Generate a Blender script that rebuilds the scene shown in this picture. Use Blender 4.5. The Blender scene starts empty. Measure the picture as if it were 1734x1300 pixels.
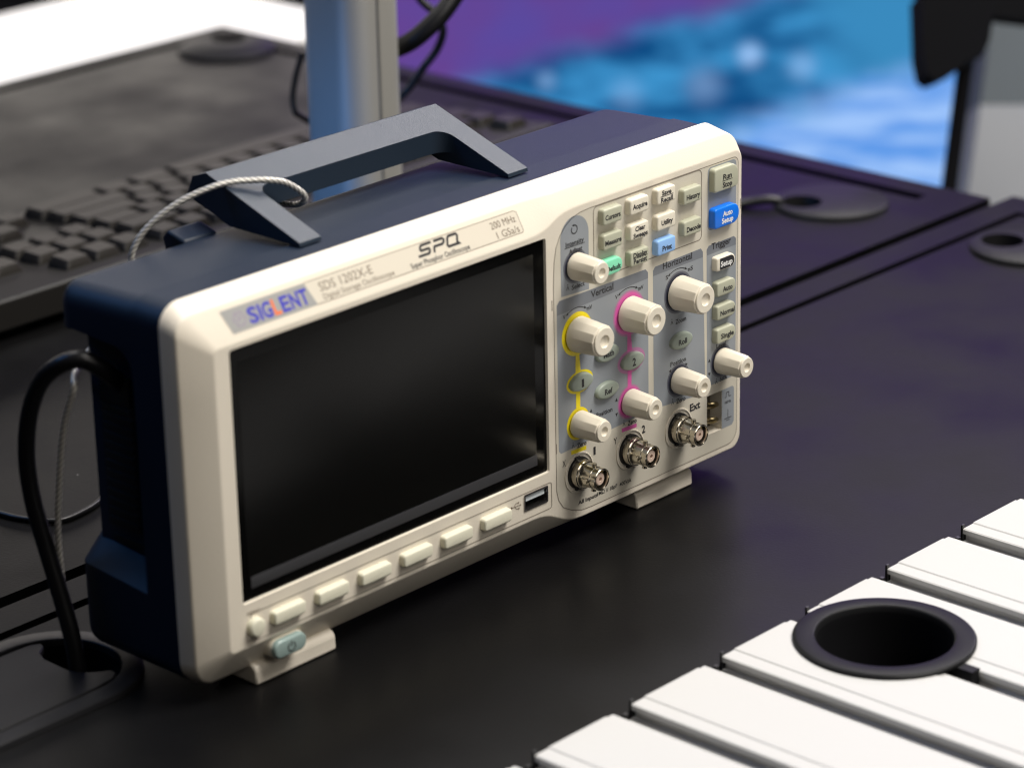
import bpy, bmesh, math, random
from mathutils import Vector, Matrix
random.seed(7)
D = bpy.data
SC = bpy.context.scene
COL = SC.collection
PI = math.pi
ZD = 15.5                      # the desk top lies 15.5 mm below the oscilloscope's zero line
FLOOR = -765.0

# ------------------------------------------------------------------ helpers
def M(p):                      # millimetres -> metres, desk top at z = 0
    return Vector((p[0] / 1000.0, p[1] / 1000.0, (p[2] + ZD) / 1000.0))

WL = {}
def finish(o, name, parent, origin=None):
    COL.objects.link(o)
    base = WL[parent] if parent else Vector((0, 0, 0))
    own = M(origin) if origin is not None else base.copy()
    if parent:
        o.parent = parent
    o.location = own - base
    WL[o] = own
    return o

def empty(name, loc, label, cat, group=None):
    o = D.objects.new(name, None)
    o.empty_display_size = 0.02
    finish(o, name, None, loc)
    tag(o, label, cat, group)
    return o

def tag(o, label=None, cat=None, group=None, kind=None):
    if label: o['label'] = label
    if cat: o['category'] = cat
    if group: o['group'] = group
    if kind: o['kind'] = kind
    return o

def obj(name, bm, mat, parent=None, origin=None, smooth=35, recalc=True, bevel=0):
    if recalc:
        bmesh.ops.recalc_face_normals(bm, faces=bm.faces[:])
    me = D.meshes.new(name)
    o = D.objects.new(name, me)
    finish(o, name, parent, origin)
    w = WL[o]
    for v in bm.verts:
        v.co = M(v.co) - w
    bm.to_mesh(me); bm.free()
    if isinstance(mat, (list, tuple)):
        for m in mat: me.materials.append(m)
    else:
        me.materials.append(mat)
    if smooth:
        for p in me.polygons: p.use_smooth = True
        me.set_sharp_from_angle(angle=math.radians(smooth))
    if bevel:
        b = o.modifiers.new('bevel', 'BEVEL')
        b.width = bevel / 1000.0; b.segments = 2; b.limit_method = 'ANGLE'
        b.angle_limit = math.radians(30)
    return o

def copy_tree(src, parent=None):
    c = src.copy(); COL.objects.link(c)
    if parent: c.parent = parent
    for ch in list(src.children):
        copy_tree(ch, c)
    return c

def loft(bm, loops, close=True, cap0=False, cap1=False, mi=0):
    rows = [[bm.verts.new(p) for p in L] for L in loops]
    n = len(rows[0])
    for a, b in zip(rows, rows[1:]):
        for i in range(n if close else n - 1):
            j = (i + 1) % n
            f = bm.faces.new((a[i], a[j], b[j], b[i])); f.material_index = mi
    if cap0: bm.faces.new(rows[0][::-1]).material_index = mi
    if cap1: bm.faces.new(rows[-1]).material_index = mi
    return rows

def rr(cx, cz, w, h, r, n=5, rs=None):
    """rounded rectangle, counter-clockwise from the right-bottom corner; rs = radii (br, tr, tl, bl)"""
    rs = rs or (r, r, r, r)
    out = []
    for k, (sx, sz) in enumerate(((1, -1), (1, 1), (-1, 1), (-1, -1))):
        q = max(rs[k], 0.01)
        ox, oz = cx + sx * (w / 2 - q), cz + sz * (h / 2 - q)
        a0 = -PI / 2 + k * PI / 2
        for i in range(n + 1):
            a = a0 + PI / 2 * i / n
            out.append((ox + q * math.cos(a), oz + q * math.sin(a)))
    return out

def ell(cx, cz, rx, rz, n=32, a0=0):
    return [(cx + rx * math.cos(a0 + 2 * PI * i / n), cz + rz * math.sin(a0 + 2 * PI * i / n)) for i in range(n)]

def inset(loop, d):
    n = len(loop); out = []
    for i in range(n):
        a, b, c = Vector(loop[i - 1]), Vector(loop[i]), Vector(loop[(i + 1) % n])
        e1, e2 = (b - a), (c - b)
        t = (e1.normalized() if e1.length > 1e-6 else e2.normalized()) + (e2.normalized() if e2.length > 1e-6 else e1.normalized())
        t.normalize()
        nrm = Vector((-t.y, t.x))           # inward for a counter-clockwise loop
        out.append((b.x + nrm.x * d, b.y + nrm.y * d))
    return out

def yl(loop, y): return [(x, y, z) for x, z in loop]
def zl(loop, z): return [(x, y, z) for x, y in loop]

def push(bm, loop, y0, y1, r, draft=0.25, steps=3):
    """a raised key: the outline from y0 (back) to y1 (front) with a rounded front rim"""
    loops = [yl(loop, y0), yl(inset(loop, draft * .6), y1 + r)]
    for k in range(1, steps + 1):
        a = PI / 2 * k / steps
        loops.append(yl(inset(loop, draft * .6 + r * (1 - math.cos(a))), y1 + r - r * math.sin(a)))
    loft(bm, loops, cap1=True, cap0=True)

def box(bm, x0, x1, y0, y1, z0, z1):
    v = [bm.verts.new(p) for p in ((x0, y0, z0), (x1, y0, z0), (x1, y1, z0), (x0, y1, z0), (x0, y0, z1), (x1, y0, z1), (x1, y1, z1), (x0, y1, z1))]
    for f in ((0, 3, 2, 1), (4, 5, 6, 7), (0, 1, 5, 4), (1, 2, 6, 5), (2, 3, 7, 6), (3, 0, 4, 7)):
        bm.faces.new([v[i] for i in f])

def tube(bm, pts, r, n=12, caps=True, twist=None):
    pts = [Vector(p) for p in pts]
    loops = []; ref = None
    for i, p in enumerate(pts):
        t = (pts[min(i + 1, len(pts) - 1)] - pts[max(i - 1, 0)]).normalized()
        if ref is None:
            ref = t.orthogonal().normalized()
        ref = (ref - t * ref.dot(t)).normalized()
        s = t.cross(ref)
        loops.append([p + (ref * math.cos(2 * PI * k / n) + s * math.sin(2 * PI * k / n)) * (r(i) if callable(r) else r) for k in range(n)])
    loft(bm, loops, cap0=caps, cap1=caps)

def spline(pts, per=10):
    pts = [Vector(p) for p in pts]; out = []
    P = [pts[0] * 2 - pts[1]] + pts + [pts[-1] * 2 - pts[-2]]
    for i in range(1, len(P) - 2):
        for k in range(per):
            t = k / per
            a, b, c, d = P[i - 1], P[i], P[i + 1], P[i + 2]
            out.append(0.5 * ((2 * b) + (c - a) * t + (2 * a - 5 * b + 4 * c - d) * t * t + (3 * b - a - 3 * c + d) * t ** 3))
    out.append(pts[-1])
    return out

def lathe_y(bm, cx, cz, prof, n=40, cap=True):
    """profile of (r, y) spun about an axis along y"""
    loops = [[(cx + r * math.cos(2 * PI * k / n), y, cz + r * math.sin(2 * PI * k / n)) for k in range(n)] for r, y in prof]
    loft(bm, loops, cap0=False, cap1=cap)

def lathe_z(bm, cx, cy, prof, n=56, cap0=False, cap1=False):
    loops = [[(cx + r * math.cos(2 * PI * k / n), cy + r * math.sin(2 * PI * k / n), z) for k in range(n)] for r, z in prof]
    loft(bm, loops, cap0=cap0, cap1=cap1)

# ---- printing on a plane: base + u*U + v*V
class Plane:
    def __init__(s, base, U=(1, 0, 0), V=(0, 0, 1)):
        s.b, s.U, s.V = Vector(base), Vector(U), Vector(V)
        s.N = s.U.cross(s.V).normalized()
    def at(s, u, v, lift=0): return s.b + s.U * u + s.V * v + s.N * lift

TEXT = {}
def glyphs(body, weight=0.0, shear=0.0):
    key = (body, weight, shear)
    if key not in TEXT:
        c = D.curves.new('lettering', 'FONT')
        c.body = body; c.size = 1; c.offset = weight; c.shear = shear; c.resolution_u = 3
        o = D.objects.new('lettering', c); COL.objects.link(o)
        bpy.context.view_layer.update()
        me = D.meshes.new_from_object(o.evaluated_get(bpy.context.evaluated_depsgraph_get()))
        vs = [(v.co.x, v.co.y) for v in me.vertices]
        fs = [tuple(p.vertices) for p in me.polygons]
        D.objects.remove(o); D.curves.remove(c); D.meshes.remove(me)
        TEXT[key] = (vs, fs)
    return TEXT[key]

def text(bm, pl, body, u, v, w=None, cap=None, lift=0.1, weight=0.0, shear=0.0):
    """body centred at (u, v): w = its width, cap = its capital height (mm)"""
    vs, fs = glyphs(body, weight, shear)
    x0, x1 = min(a for a, _ in vs), max(a for a, _ in vs)
    sy = (cap or 2.0) / 0.63
    sx = (w / (x1 - x0)) if w else sy
    row = [bm.verts.new(pl.at(u + (a - (x0 + x1) / 2) * sx, v + (b - 0.35) * sy, lift)) for a, b in vs]
    for f in fs:
        try: bm.faces.new([row[i] for i in f])
        except ValueError: pass

def ribbon(bm, pl, pts, w, lift=0.1, closed=False):
    n = len(pts); L = []; R = []
    for i in range(n):
        a = Vector(pts[i - 1]) if (i > 0 or closed) else Vector(pts[0])
        c = Vector(pts[(i + 1) % n]) if (i < n - 1 or closed) else Vector(pts[-1])
        b = Vector(pts[i])
        d1 = (b - a); d2 = (c - b)
        if d1.length < 1e-6: d1 = d2
        if d2.length < 1e-6: d2 = d1
        d1.normalize(); d2.normalize()
        t = (d1 + d2).normalized(); nr = Vector((-t.y, t.x))
        k = 1 / max(0.4, t.dot(d1))
        L.append(b + nr * w / 2 * k); R.append(b - nr * w / 2 * k)
    lv = [bm.verts.new(pl.at(p.x, p.y, lift)) for p in L]
    rv = [bm.verts.new(pl.at(p.x, p.y, lift)) for p in R]
    for i in range(n if closed else n - 1):
        j = (i + 1) % n
        bm.faces.new((rv[i], rv[j], lv[j], lv[i]))

def patch(bm, pl, loop, lift=0.05):
    bm.faces.new([bm.verts.new(pl.at(x, z, lift)) for x, z in loop])

def annulus(bm, pl, cx, cz, r0, r1, lift=0.05, n=40, rz=None):
    k = 1.0 if rz is None else rz
    a = [bm.verts.new(pl.at(cx + r0 * math.cos(2 * PI * i / n), cz + r0 * k * math.sin(2 * PI * i / n), lift)) for i in range(n)]
    b = [bm.verts.new(pl.at(cx + r1 * math.cos(2 * PI * i / n), cz + r1 * k * math.sin(2 * PI * i / n), lift)) for i in range(n)]
    for i in range(n):
        j = (i + 1) % n
        bm.faces.new((a[i], b[i], b[j], a[j]))

def arrow_arc(bm, pl, cx, cz, R, a0, a1, w=0.35, head=1.2, both=True, lift=0.1):
    n = 14
    pts = [(cx + R * math.cos(math.radians(a0 + (a1 - a0) * i / n)), cz + R * math.sin(math.radians(a0 + (a1 - a0) * i / n))) for i in range(n + 1)]
    ribbon(bm, pl, pts, w, lift)
    for p, q in (((pts[-1]), pts[-3]), (pts[0], pts[2]))[:2 if both else 1]:
        d = (Vector(p) - Vector(q)).normalized(); nn = Vector((-d.y, d.x)); p = Vector(p)
        tri = [p + d * head, p + nn * head * .5 - d * .2, p - nn * head * .5 - d * .2]
        bm.faces.new([bm.verts.new(pl.at(t.x, t.y, lift)) for t in tri])

# ------------------------------------------------------------------ materials
def lin(c): return tuple(((v / 255) / 12.92 if v / 255 <= 0.04045 else ((v / 255 + 0.055) / 1.055) ** 2.4) for v in c) + (1,)

def mat(name, col, rough=0.5, metal=0.0, bump=0.0, scale=900, spec=0.5, vary=0.0, vscale=12, coat=0.0, specks=0.0, aniso=0.0):
    m = D.materials.new(name); m.use_nodes = True
    nt = m.node_tree; b = nt.nodes['Principled BSDF']
    b.inputs['Base Color'].default_value = tuple(col) + ((1,) if len(col) == 3 else ())
    b.inputs['Roughness'].default_value = rough
    b.inputs['Metallic'].default_value = metal
    b.inputs['Specular IOR Level'].default_value = spec
    b.inputs['Coat Weight'].default_value = coat
    tc = nt.nodes.new('ShaderNodeTexCoord')
    if bump:
        n = nt.nodes.new('ShaderNodeTexNoise'); n.inputs['Scale'].default_value = scale; n.inputs['Detail'].default_value = 3
        nt.links.new(tc.outputs['Object'], n.inputs['Vector'])
        bp = nt.nodes.new('ShaderNodeBump'); bp.inputs['Strength'].default_value = bump; bp.inputs['Distance'].default_value = 0.0003
        nt.links.new(n.outputs['Fac'], bp.inputs['Height']); nt.links.new(bp.outputs['Normal'], b.inputs['Normal'])
    last = None
    if vary:
        n2 = nt.nodes.new('ShaderNodeTexNoise'); n2.inputs['Scale'].default_value = vscale; n2.inputs['Detail'].default_value = 5
        nt.links.new(tc.outputs['Object'], n2.inputs['Vector'])
        mr = nt.nodes.new('ShaderNodeMapRange'); mr.inputs['From Min'].default_value = 0.3; mr.inputs['From Max'].default_value = 0.7
        mr.inputs['To Min'].default_value = max(0.02, rough - vary); mr.inputs['To Max'].default_value = rough + vary
        nt.links.new(n2.outputs['Fac'], mr.inputs['Value']); nt.links.new(mr.outputs['Result'], b.inputs['Roughness'])
    if specks:
        v = nt.nodes.new('ShaderNodeTexVoronoi'); v.inputs['Scale'].default_value = 210
        nt.links.new(tc.outputs['Object'], v.inputs['Vector'])
        sp = nt.nodes.new('ShaderNodeSeparateColor'); nt.links.new(v.outputs['Color'], sp.inputs['Color'])
        g1 = nt.nodes.new('ShaderNodeMath'); g1.operation = 'GREATER_THAN'; g1.inputs[1].default_value = 1 - specks
        nt.links.new(sp.outputs['Red'], g1.inputs[0])
        g2 = nt.nodes.new('ShaderNodeMath'); g2.operation = 'LESS_THAN'; g2.inputs[1].default_value = 0.075
        nt.links.new(v.outputs['Distance'], g2.inputs[0])
        mu = nt.nodes.new('ShaderNodeMath'); mu.operation = 'MULTIPLY'
        nt.links.new(g1.outputs[0], mu.inputs[0]); nt.links.new(g2.outputs[0], mu.inputs[1])
        mx = nt.nodes.new('ShaderNodeMix'); mx.data_type = 'RGBA'
        mx.inputs[6].default_value = tuple(col[:3]) + (1,); mx.inputs[7].default_value = (0.45, 0.45, 0.43, 1)
        nt.links.new(mu.outputs[0], mx.inputs[0]); nt.links.new(mx.outputs[2], b.inputs['Base Color'])
    return m

CREAM = mat('cream_plastic', (0.72, 0.66, 0.555), 0.42, bump=0.22, scale=1500, vary=0.06)
CREAM_PANEL = mat('cream_panel_film', (0.585, 0.545, 0.455), 0.48, bump=0.12, scale=1500)
GREY_ZONE = mat('grey_panel_print', (0.265, 0.287, 0.312), 0.5, bump=0.05, scale=1500)
SOOT = mat('matte_black_metal', (0.004, 0.004, 0.005), 0.8, spec=0.1)
GREY_DARK = mat('grey_heading_print', (0.165, 0.18, 0.205), 0.5)
LINE = mat('grey_outline_print', (0.23, 0.20, 0.16), 0.55)
INK = mat('dark_ink', (0.02, 0.019, 0.022), 0.5)
INK_SOFT = mat('grey_ink', (0.16, 0.12, 0.085), 0.5)
INK_WHITE = mat('white_ink', (0.8, 0.8, 0.78), 0.5)
BLUE_INK = mat('violet_blue_ink', (0.045, 0.045, 0.40), 0.45)
ORANGE_INK = mat('orange_ink', (0.75, 0.16, 0.05), 0.45)
PALE_INK = mat('pale_violet_ink', (0.30, 0.26, 0.33), 0.5)
YELLOW = mat('yellow_print', (0.84, 0.68, 0.008), 0.45)
PINK = mat('magenta_print', (0.62, 0.10, 0.36), 0.45)
PINK_SOFT = mat('pale_magenta_print', (0.42, 0.18, 0.33), 0.5)
RING_DARK = mat('dark_ring_print', (0.035, 0.038, 0.06), 0.5)
RING_MID = mat('mid_ring_print', (0.12, 0.125, 0.15), 0.5)
LABEL_GREY = mat('silver_label', (0.36, 0.36, 0.35), 0.35, metal=0.2)
LABEL_CREAM = mat('cream_label', (0.63, 0.58, 0.485), 0.4)
KEY_CREAM = mat('cream_rubber_key', (0.74, 0.69, 0.57), 0.45, bump=0.05)
KEY_SOFT = mat('softkey_rubber', (0.72, 0.70, 0.56), 0.5, bump=0.05)
KEY_GREEN = mat('translucent_sage_key', (0.44, 0.445, 0.34), 0.4, bump=0.03)
KEY_OVAL = mat('translucent_green_key', (0.28, 0.32, 0.27), 0.4, bump=0.03)
KEY_MINT = mat('mint_key', (0.24, 0.74, 0.47), 0.4)
KEY_LBLUE = mat('light_blue_key', (0.27, 0.48, 0.84), 0.4)
KEY_BLUE = mat('blue_key', (0.003, 0.17, 0.80), 0.35)
KEY_TEAL = mat('pale_teal_key', (0.27, 0.355, 0.335), 0.25, coat=0.3)
KNOB = mat('ivory_knob_plastic', (0.74, 0.68, 0.56), 0.36, bump=0.04)
NAVY = mat('navy_plastic', (0.006, 0.0135, 0.030), 0.46, bump=0.35, scale=2200, spec=0.28, specks=0.012, vary=0.04)
HANDLE_M = mat('slate_handle_plastic', (0.015, 0.026, 0.043), 0.44, bump=0.4, scale=2200, spec=0.5, specks=0.006)
BLACK_P = mat('black_plastic', (0.008, 0.008, 0.009), 0.4)
GLOSS_BLACK = mat('glossy_black_plastic', (0.011, 0.0112, 0.012), 0.36, spec=0.07)
VENT = mat('vent_black', (0.003, 0.003, 0.004), 0.6)
GLASS = mat('black_screen_glass', (0.0015, 0.0015, 0.0015), 0.2, spec=0.12)
LCD = mat('matte_lcd', (0.0015, 0.0015, 0.0014), 0.30, spec=0.22)
LCD_STRIP = mat('lcd_edge_strip', (0.042, 0.042, 0.046), 0.45, spec=0.2)
NICKEL = mat('nickel', (0.62, 0.57, 0.47), 0.2, metal=1.0, bump=0.1, scale=500)
DIELECTRIC = mat('pink_beige_insulator', (0.62, 0.47, 0.38), 0.4)
BRASS = mat('dull_brass', (0.42, 0.34, 0.19), 0.28, metal=1.0)
RECESS = mat('recess_brown', (0.10, 0.085, 0.055), 0.5)
USB_M = mat('usb_shell_metal', (0.55, 0.52, 0.52), 0.25, metal=1.0)
USB_W = mat('usb_white_tongue', (0.72, 0.78, 0.80), 0.35)
DESK = mat('black_desk_laminate', (0.0035, 0.0034, 0.0036), 0.40, bump=0.2, scale=900, spec=0.12, vary=0.10, vscale=14, specks=0.005)
DESK_COVER = mat('charcoal_cover_plastic', (0.014, 0.014, 0.0155), 0.4, bump=0.15, spec=0.11)
SLAT = mat('white_powder_coat', (0.48, 0.477, 0.468), 0.6, spec=0.25, vary=0.06, bump=0.12)
CABLE = mat('black_cable_rubber', (0.005, 0.005, 0.006), 0.36, spec=0.35, bump=0.1, scale=500)
STEEL = mat('lit_steel_strand', (0.80, 0.775, 0.72), 0.35, metal=0.35)
STEEL_SHADE = mat('shaded_steel_strand', (0.36, 0.345, 0.315), 0.4, metal=0.35)  # same steel darkened: shade between strands put into the colour
POLE = mat('brushed_aluminium', (0.42, 0.41, 0.38), 0.45, metal=0.4)
KB_BODY = mat('grey_keyboard_plastic', (0.012, 0.011, 0.010), 0.42, spec=0.2)
KB_KEY = mat('dark_keycap_plastic', (0.024, 0.0215, 0.019), 0.42, spec=0.2)
COUNTER = mat('white_counter_laminate', (0.85, 0.84, 0.82), 0.5)
PILLAR = mat('grey_pillar_panel', (0.33, 0.34, 0.36), 0.6)
PILLAR_D = mat('slate_pillar_panel', (0.10, 0.118, 0.13), 0.6)
DARK = mat('dark_carpet', (0.012, 0.012, 0.014), 0.9)

# ------------------------------------------------------------------ oscilloscope
scope = empty('oscilloscope', (156, 40, -ZD), 'cream and navy bench oscilloscope with dark screen and knobs standing on the black desk', 'oscilloscope')

# --- front bezel: a loft through front outline, shoulder and rear outline
def lerp(a, b, t): return a + (b - a) * t
def curve1(pts, x):
    if x <= pts[0][0]: return pts[0][1]
    for (a, b), (c, d) in zip(pts, pts[1:]):
        if x <= c:
            t = (x - a) / (c - a); return b + (d - b) * t
    return pts[-1][1]
TOPF = [(0, 123.6), (178, 123.8), (184, 124.2), (188, 125.0), (191, 126.1), (194, 127.6), (197, 128.8), (200.5, 129.7), (205, 130.1), (212, 130.2), (320, 130.2)]
BOTF = [(0, 4.2), (178, 4.0), (183, 3.8), (187, 2.9), (190, 1.6), (193, 0.2), (196, -1.3), (200, -2.9), (204, -3.8), (209, -4.2), (320, -4.2)]
XS = [24 + 12 * i for i in range(13)] + [178, 182, 185, 188, 190, 192, 194, 196, 198, 200, 202, 205, 208, 212, 220] + [232 + 12 * i for i in range(6)]
def mixr(x): return min(1, max(0, (x - 184) / 22.0)) ** 1
def sm(t): return t * t * (3 - 2 * t)
NA = 7
front, should, back = [], [], []
def corner(cx, cz, r, a0):
    return [(cx + r * math.cos(a0 + PI / 2 * i / NA), cz + r * math.sin(a0 + PI / 2 * i / NA)) for i in range(NA + 1)]
# counter-clockwise seen from the front: bottom (left to right), right, top (right to left), left
fBR = corner(312 - 6, -4.2 + 6, 6, -PI / 2); fTR = corner(312 - 4.5, 130.2 - 4.5, 4.5, 0)
fTL = corner(13 + 2.5, 123.6 - 2.5, 2.5, PI / 2); fBL = corner(13 + 2.2, 4.2 + 2.2, 2.2, PI)
sBR = corner(312.6 - 8, -6 + 8, 8, -PI / 2); sTR = corner(312.6 - 7, 137.4 - 7, 7, 0)
sTL = corner(1.2 + 7.5, 136.6 - 7.5, 7.5, PI / 2); sBL = corner(1.2 + 11, -8.4 + 11, 11, PI)
bBR = corner(312 - 9, -10 + 9, 9, -PI / 2); bTR = corner(312 - 9.5, 140.8 - 9.5, 9.5, 0)
bTL = corner(9.5, 140.8 - 9.5, 9.5, PI / 2); bBL = corner(12, -10 + 12, 12, PI)
def S3(p, y): return (p[0], y, p[1])
def add(f, s, b, ys):
    front.append(S3(f, 0)); should.append(S3(s, ys)); back.append(S3(b, 14))
for x in XS:
    t = sm(mixr(x)); add((x, curve1(BOTF, x)), (x, lerp(-8.4, -6.0, t)), (x, -10), lerp(8, 3.6, t))
for i in range(NA + 1): add(fBR[i], sBR[i], bBR[i], lerp(3.6, 3.0, i / NA))
for z in (20, 45, 70, 95, 115): add((312, z), (312.6, z), (312, z), 3.0)
for i in range(NA + 1): add(fTR[i], sTR[i], bTR[i], lerp(3.0, 4.6, i / NA))
for x in XS[::-1]:
    t = sm(mixr(x)); add((x, curve1(TOPF, x)), (x, lerp(136.6, 137.4, t)), (x, 140.8), lerp(7.4, 4.6, t))
for i in range(NA + 1): add(fTL[i], sTL[i], bTL[i], lerp(7.4, 6.4, i / NA))
for z in (105, 85, 65, 45, 25): add((13, z), (1.2, z), (0, z), 6.4)
for i in range(NA + 1): add(fBL[i], sBL[i], bBL[i], lerp(6.4, 8, i / NA))
nF = len(front)
inn = inset([(p[0], p[2]) for p in front], 0.9)
inn = [(x, 0, z) for x, z in inn]
def fillet(A, B, C, r, n=3):
    A, B, C = Vector(A), Vector(B), Vector(C)
    d1, d2 = (A - B), (C - B)
    P0 = B + d1.normalized() * min(r, d1.length * .45); P2 = B + d2.normalized() * min(r, d2.length * .45)
    return [tuple(P0.lerp(B, t).lerp(B.lerp(P2, t), t)) for t in [i / n for i in range(n + 1)]]
bm = bmesh.new()
prof = []
for i in range(nF):
    L = fillet(back[i], should[i], front[i], 0.8)
    L2 = fillet(should[i], front[i], inn[i], 0.7)
    c = Vector((156, 14, 66)); b = Vector(back[i])
    behind = (b + (c - b).normalized() * 5); 
    prof.append([(behind.x, 14.0, behind.z), back[i]] + L + L2 + [inn[i]])
loops = [[prof[i][k] for i in range(nF)] for k in range(len(prof[0]))]
rows = loft(bm, loops)
def hole(loop, y):
    vs = [bm.verts.new((x, y, z)) for x, z in loop]
    return vs, [bm.edges.new((vs[i], vs[(i + 1) % len(vs)])) for i in range(len(vs))]
SCR = rr((20.2 + 188.6) / 2, (21.8 + 121.6) / 2, 168.4, 99.8, 1.2, 3)
COMP = [(289.2, 7), (299.2, 7), (299.2, 24.9), (289.2, 24.9)]
USB = rr(180, 13, 13.6, 6.4, 0.5, 2)
edges = [bm.edges.get((rows[-1][i], rows[-1][(i + 1) % nF])) for i in range(nF)]
holes = []
for H in (SCR, COMP, USB):
    v, e = hole(H, 0); holes.append((H, v)); edges += e
before = set(bm.faces)
bmesh.ops.triangle_fill(bm, edges=edges, use_beauty=True, use_dissolve=False)
for (H, v), depth, ins in zip(holes, (1.6, 7, 8), (0.5, 0.0, 0.0)):
    w = [bm.verts.new((x, depth, z)) for x, z in inset(H, ins)]
    for i in range(len(v)):
        j = (i + 1) % len(v); bm.faces.new((v[i], w[i], w[j], v[j]))
bezel = obj('front_bezel', bm, CREAM, scope, smooth=28)

# recess back for the probe compensation window, and usb socket
P0 = Plane((0, 0, 0))
bm = bmesh.new(); box(bm, 289.0, 299.4, 6.4, 7.6, 6.8, 25.1); obj('recess_back', bm, RECESS, scope, smooth=0)
for z in (19.3, 12.3):
    bm = bmesh.new()
    tube(bm, spline([(291.5, 6.4, z), (293.5, 2.2, z + .6), (296.2, 0.6, z + .3), (297.9, 1.6, z - 1.2), (297.2, 4.2, z - 2.6), (295, 6.4, z - 3)], 6), 0.75, 8)
    box(bm, 290.6, 293.4, 5.7, 6.39, z - 2.6, z + 2.4)
    obj('probe_terminal', bm, BRASS, scope)
usb = D.objects.new('usb_port', None); finish(usb, 'usb_port', scope, (180, 0, 13))
bm = bmesh.new()
o_ = rr(180, 13, 14.4, 7.2, 0.6, 2); i_ = rr(180, 13, 12.9, 5.7, 0.4, 2)
loft(bm, [yl(o_, -0.05), yl(o_, -0.35), yl(i_, -0.35), yl(i_, 7.8)])
obj('socket_shell', bm, USB_M, usb, smooth=30)
bm = bmesh.new(); box(bm, 173.4, 186.6, 7.4, 7.95, 9.9, 16.1); obj('socket_back', bm, VENT, usb, smooth=0)
bm = bmesh.new(); box(bm, 174.6, 185.6, 0.5, 7.39, 13.2, 15.4); obj('socket_tongue', bm, USB_W, usb, smooth=0)

# --- screen
screen = D.objects.new('screen', None); finish(screen, 'screen', scope, (104, 1.5, 72))
bm = bmesh.new(); push(bm, rr(104.4, 71.7, 167.9, 99.3, 1.0, 3), 3.0, 1.05, 0.2, 0); obj('screen_glass', bm, GLASS, screen)
bm = bmesh.new(); push(bm, rr(103.3, 73.9, 157.4, 84.8, 0.3, 2), 1.2, 0.94, 0.02, 0); obj('display_panel', bm, LCD, screen)
bm = bmesh.new(); push(bm, rr(104.0, 28.8, 156.8, 4.6, 0.2, 2), 1.2, 0.93, 0.02, 0); obj('display_edge_strip', bm, LCD_STRIP, screen)

# --- control panel film and its printed zones
panel_loop = []
BOTI = [(x, z + 3.0) for x, z in BOTF]
pb = [(x, curve1(BOTF, x) + 2.9) for x in (206, 212, 250, 304)]
film = []
film += [(202, 0.6), (208, -1.1), (214, -1.4)] + [(303.5 + 6 * math.sin(PI / 2 * i / 5), 4.6 - 6 * math.cos(PI / 2 * i / 5)) for i in range(6)]
film += [(309.5 - 3 * (1 - math.cos(PI / 2 * i / 5)), 124.6 + 3 * math.sin(PI / 2 * i / 5)) for i in range(6)]
film += [(215, 127.6), (209, 127.2), (204, 126.0), (200, 123.6), (196.8, 120.3), (194.5, 116), (193.2, 110), (192.6, 100), (192.6, 12), (193.8, 7.5), (196.5, 3.6)]
cp = None
bm = bmesh.new()
ed = []
for lp in (film, COMP):
    vs = [bm.verts.new((x, -0.06, z)) for x, z in lp]; ed += [bm.edges.new((vs[i], vs[(i + 1) % len(vs)])) for i in range(len(vs))]
bmesh.ops.triangle_fill(bm, edges=ed, use_beauty=True, use_dissolve=False)
cp = obj('control_panel', bm, CREAM_PANEL, scope, smooth=0)
def printed(name, m, fn, parent=None):
    b = bmesh.new(); fn(b); return obj(name, b, m, parent or cp, smooth=0, recalc=False)
def f_line(b):
    ribbon(b, P0, film, 0.32, 0.10, True)
    ribbon(b, P0, rr(251.1, 112.0, 68.2, 30.6, 2.2, 5), 0.42, 0.13, True)
    ribbon(b, P0, rr(106.5, 11.6, 166, 11.3, 1.2, 4), 0.3, 0.13, True)
printed('outline_print', LINE, f_line)
ZV = rr(222.5, 60.6, 56.3, 65.0, 1.6, 4)
def f_zone(b):
    arch = [(197.1, 94.6), (213.9, 93.6)] + [(205.5 + 8.5 * math.cos(a), 118.2 + 8.4 * math.sin(a)) for a in [PI * i / 16 for i in range(17)]]
    patch(b, P0, arch, 0.10)
    patch(b, P0, [(195.6, 27.6), (249, 29.8), (250.6, 31.2), (250.6, 91.2), (249, 92.9), (195.8, 93.3), (194.3, 91.7), (194.3, 29)], 0.10)
    patch(b, P0, [(254, 29.8), (286.8, 27.0), (288, 28.2), (286.2, 91), (284.8, 92.8), (255, 92.4), (253.7, 91)], 0.10)
    patch(b, P0, [(289.2, 29.4), (308.5, 29.4), (308.3, 91.5), (306.8, 92.8), (290, 92.6), (288.6, 91.2)], 0.10)
    patch(b, P0, rr(298.7, 113, 19, 27.6, 2.2, 4), 0.10)
    patch(b, P0, [(299.3, 7), (306.2, 7), (307.6, 8.6), (307.6, 24), (306.4, 25), (299.3, 24.9)], 0.10)
printed('grey_zone', GREY_ZONE, f_zone)
def f_head(b):
    patch(b, P0, [(194.4, 87.4), (250.5, 88.6), (250.5, 91.2), (249, 92.8), (195.8, 93.2), (194.4, 91.7)], 0.12)
    patch(b, P0, [(253.9, 88.6), (286.2, 88.6), (286.1, 91), (284.8, 92.7), (255, 92.3), (253.9, 91)], 0.12)
    patch(b, P0, [(288.8, 88.6), (308.3, 88.6), (308.2, 91.5), (306.8, 92.7), (290, 92.5), (288.8, 91.2)], 0.12)
printed('heading_band', GREY_DARK, f_head)
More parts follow.
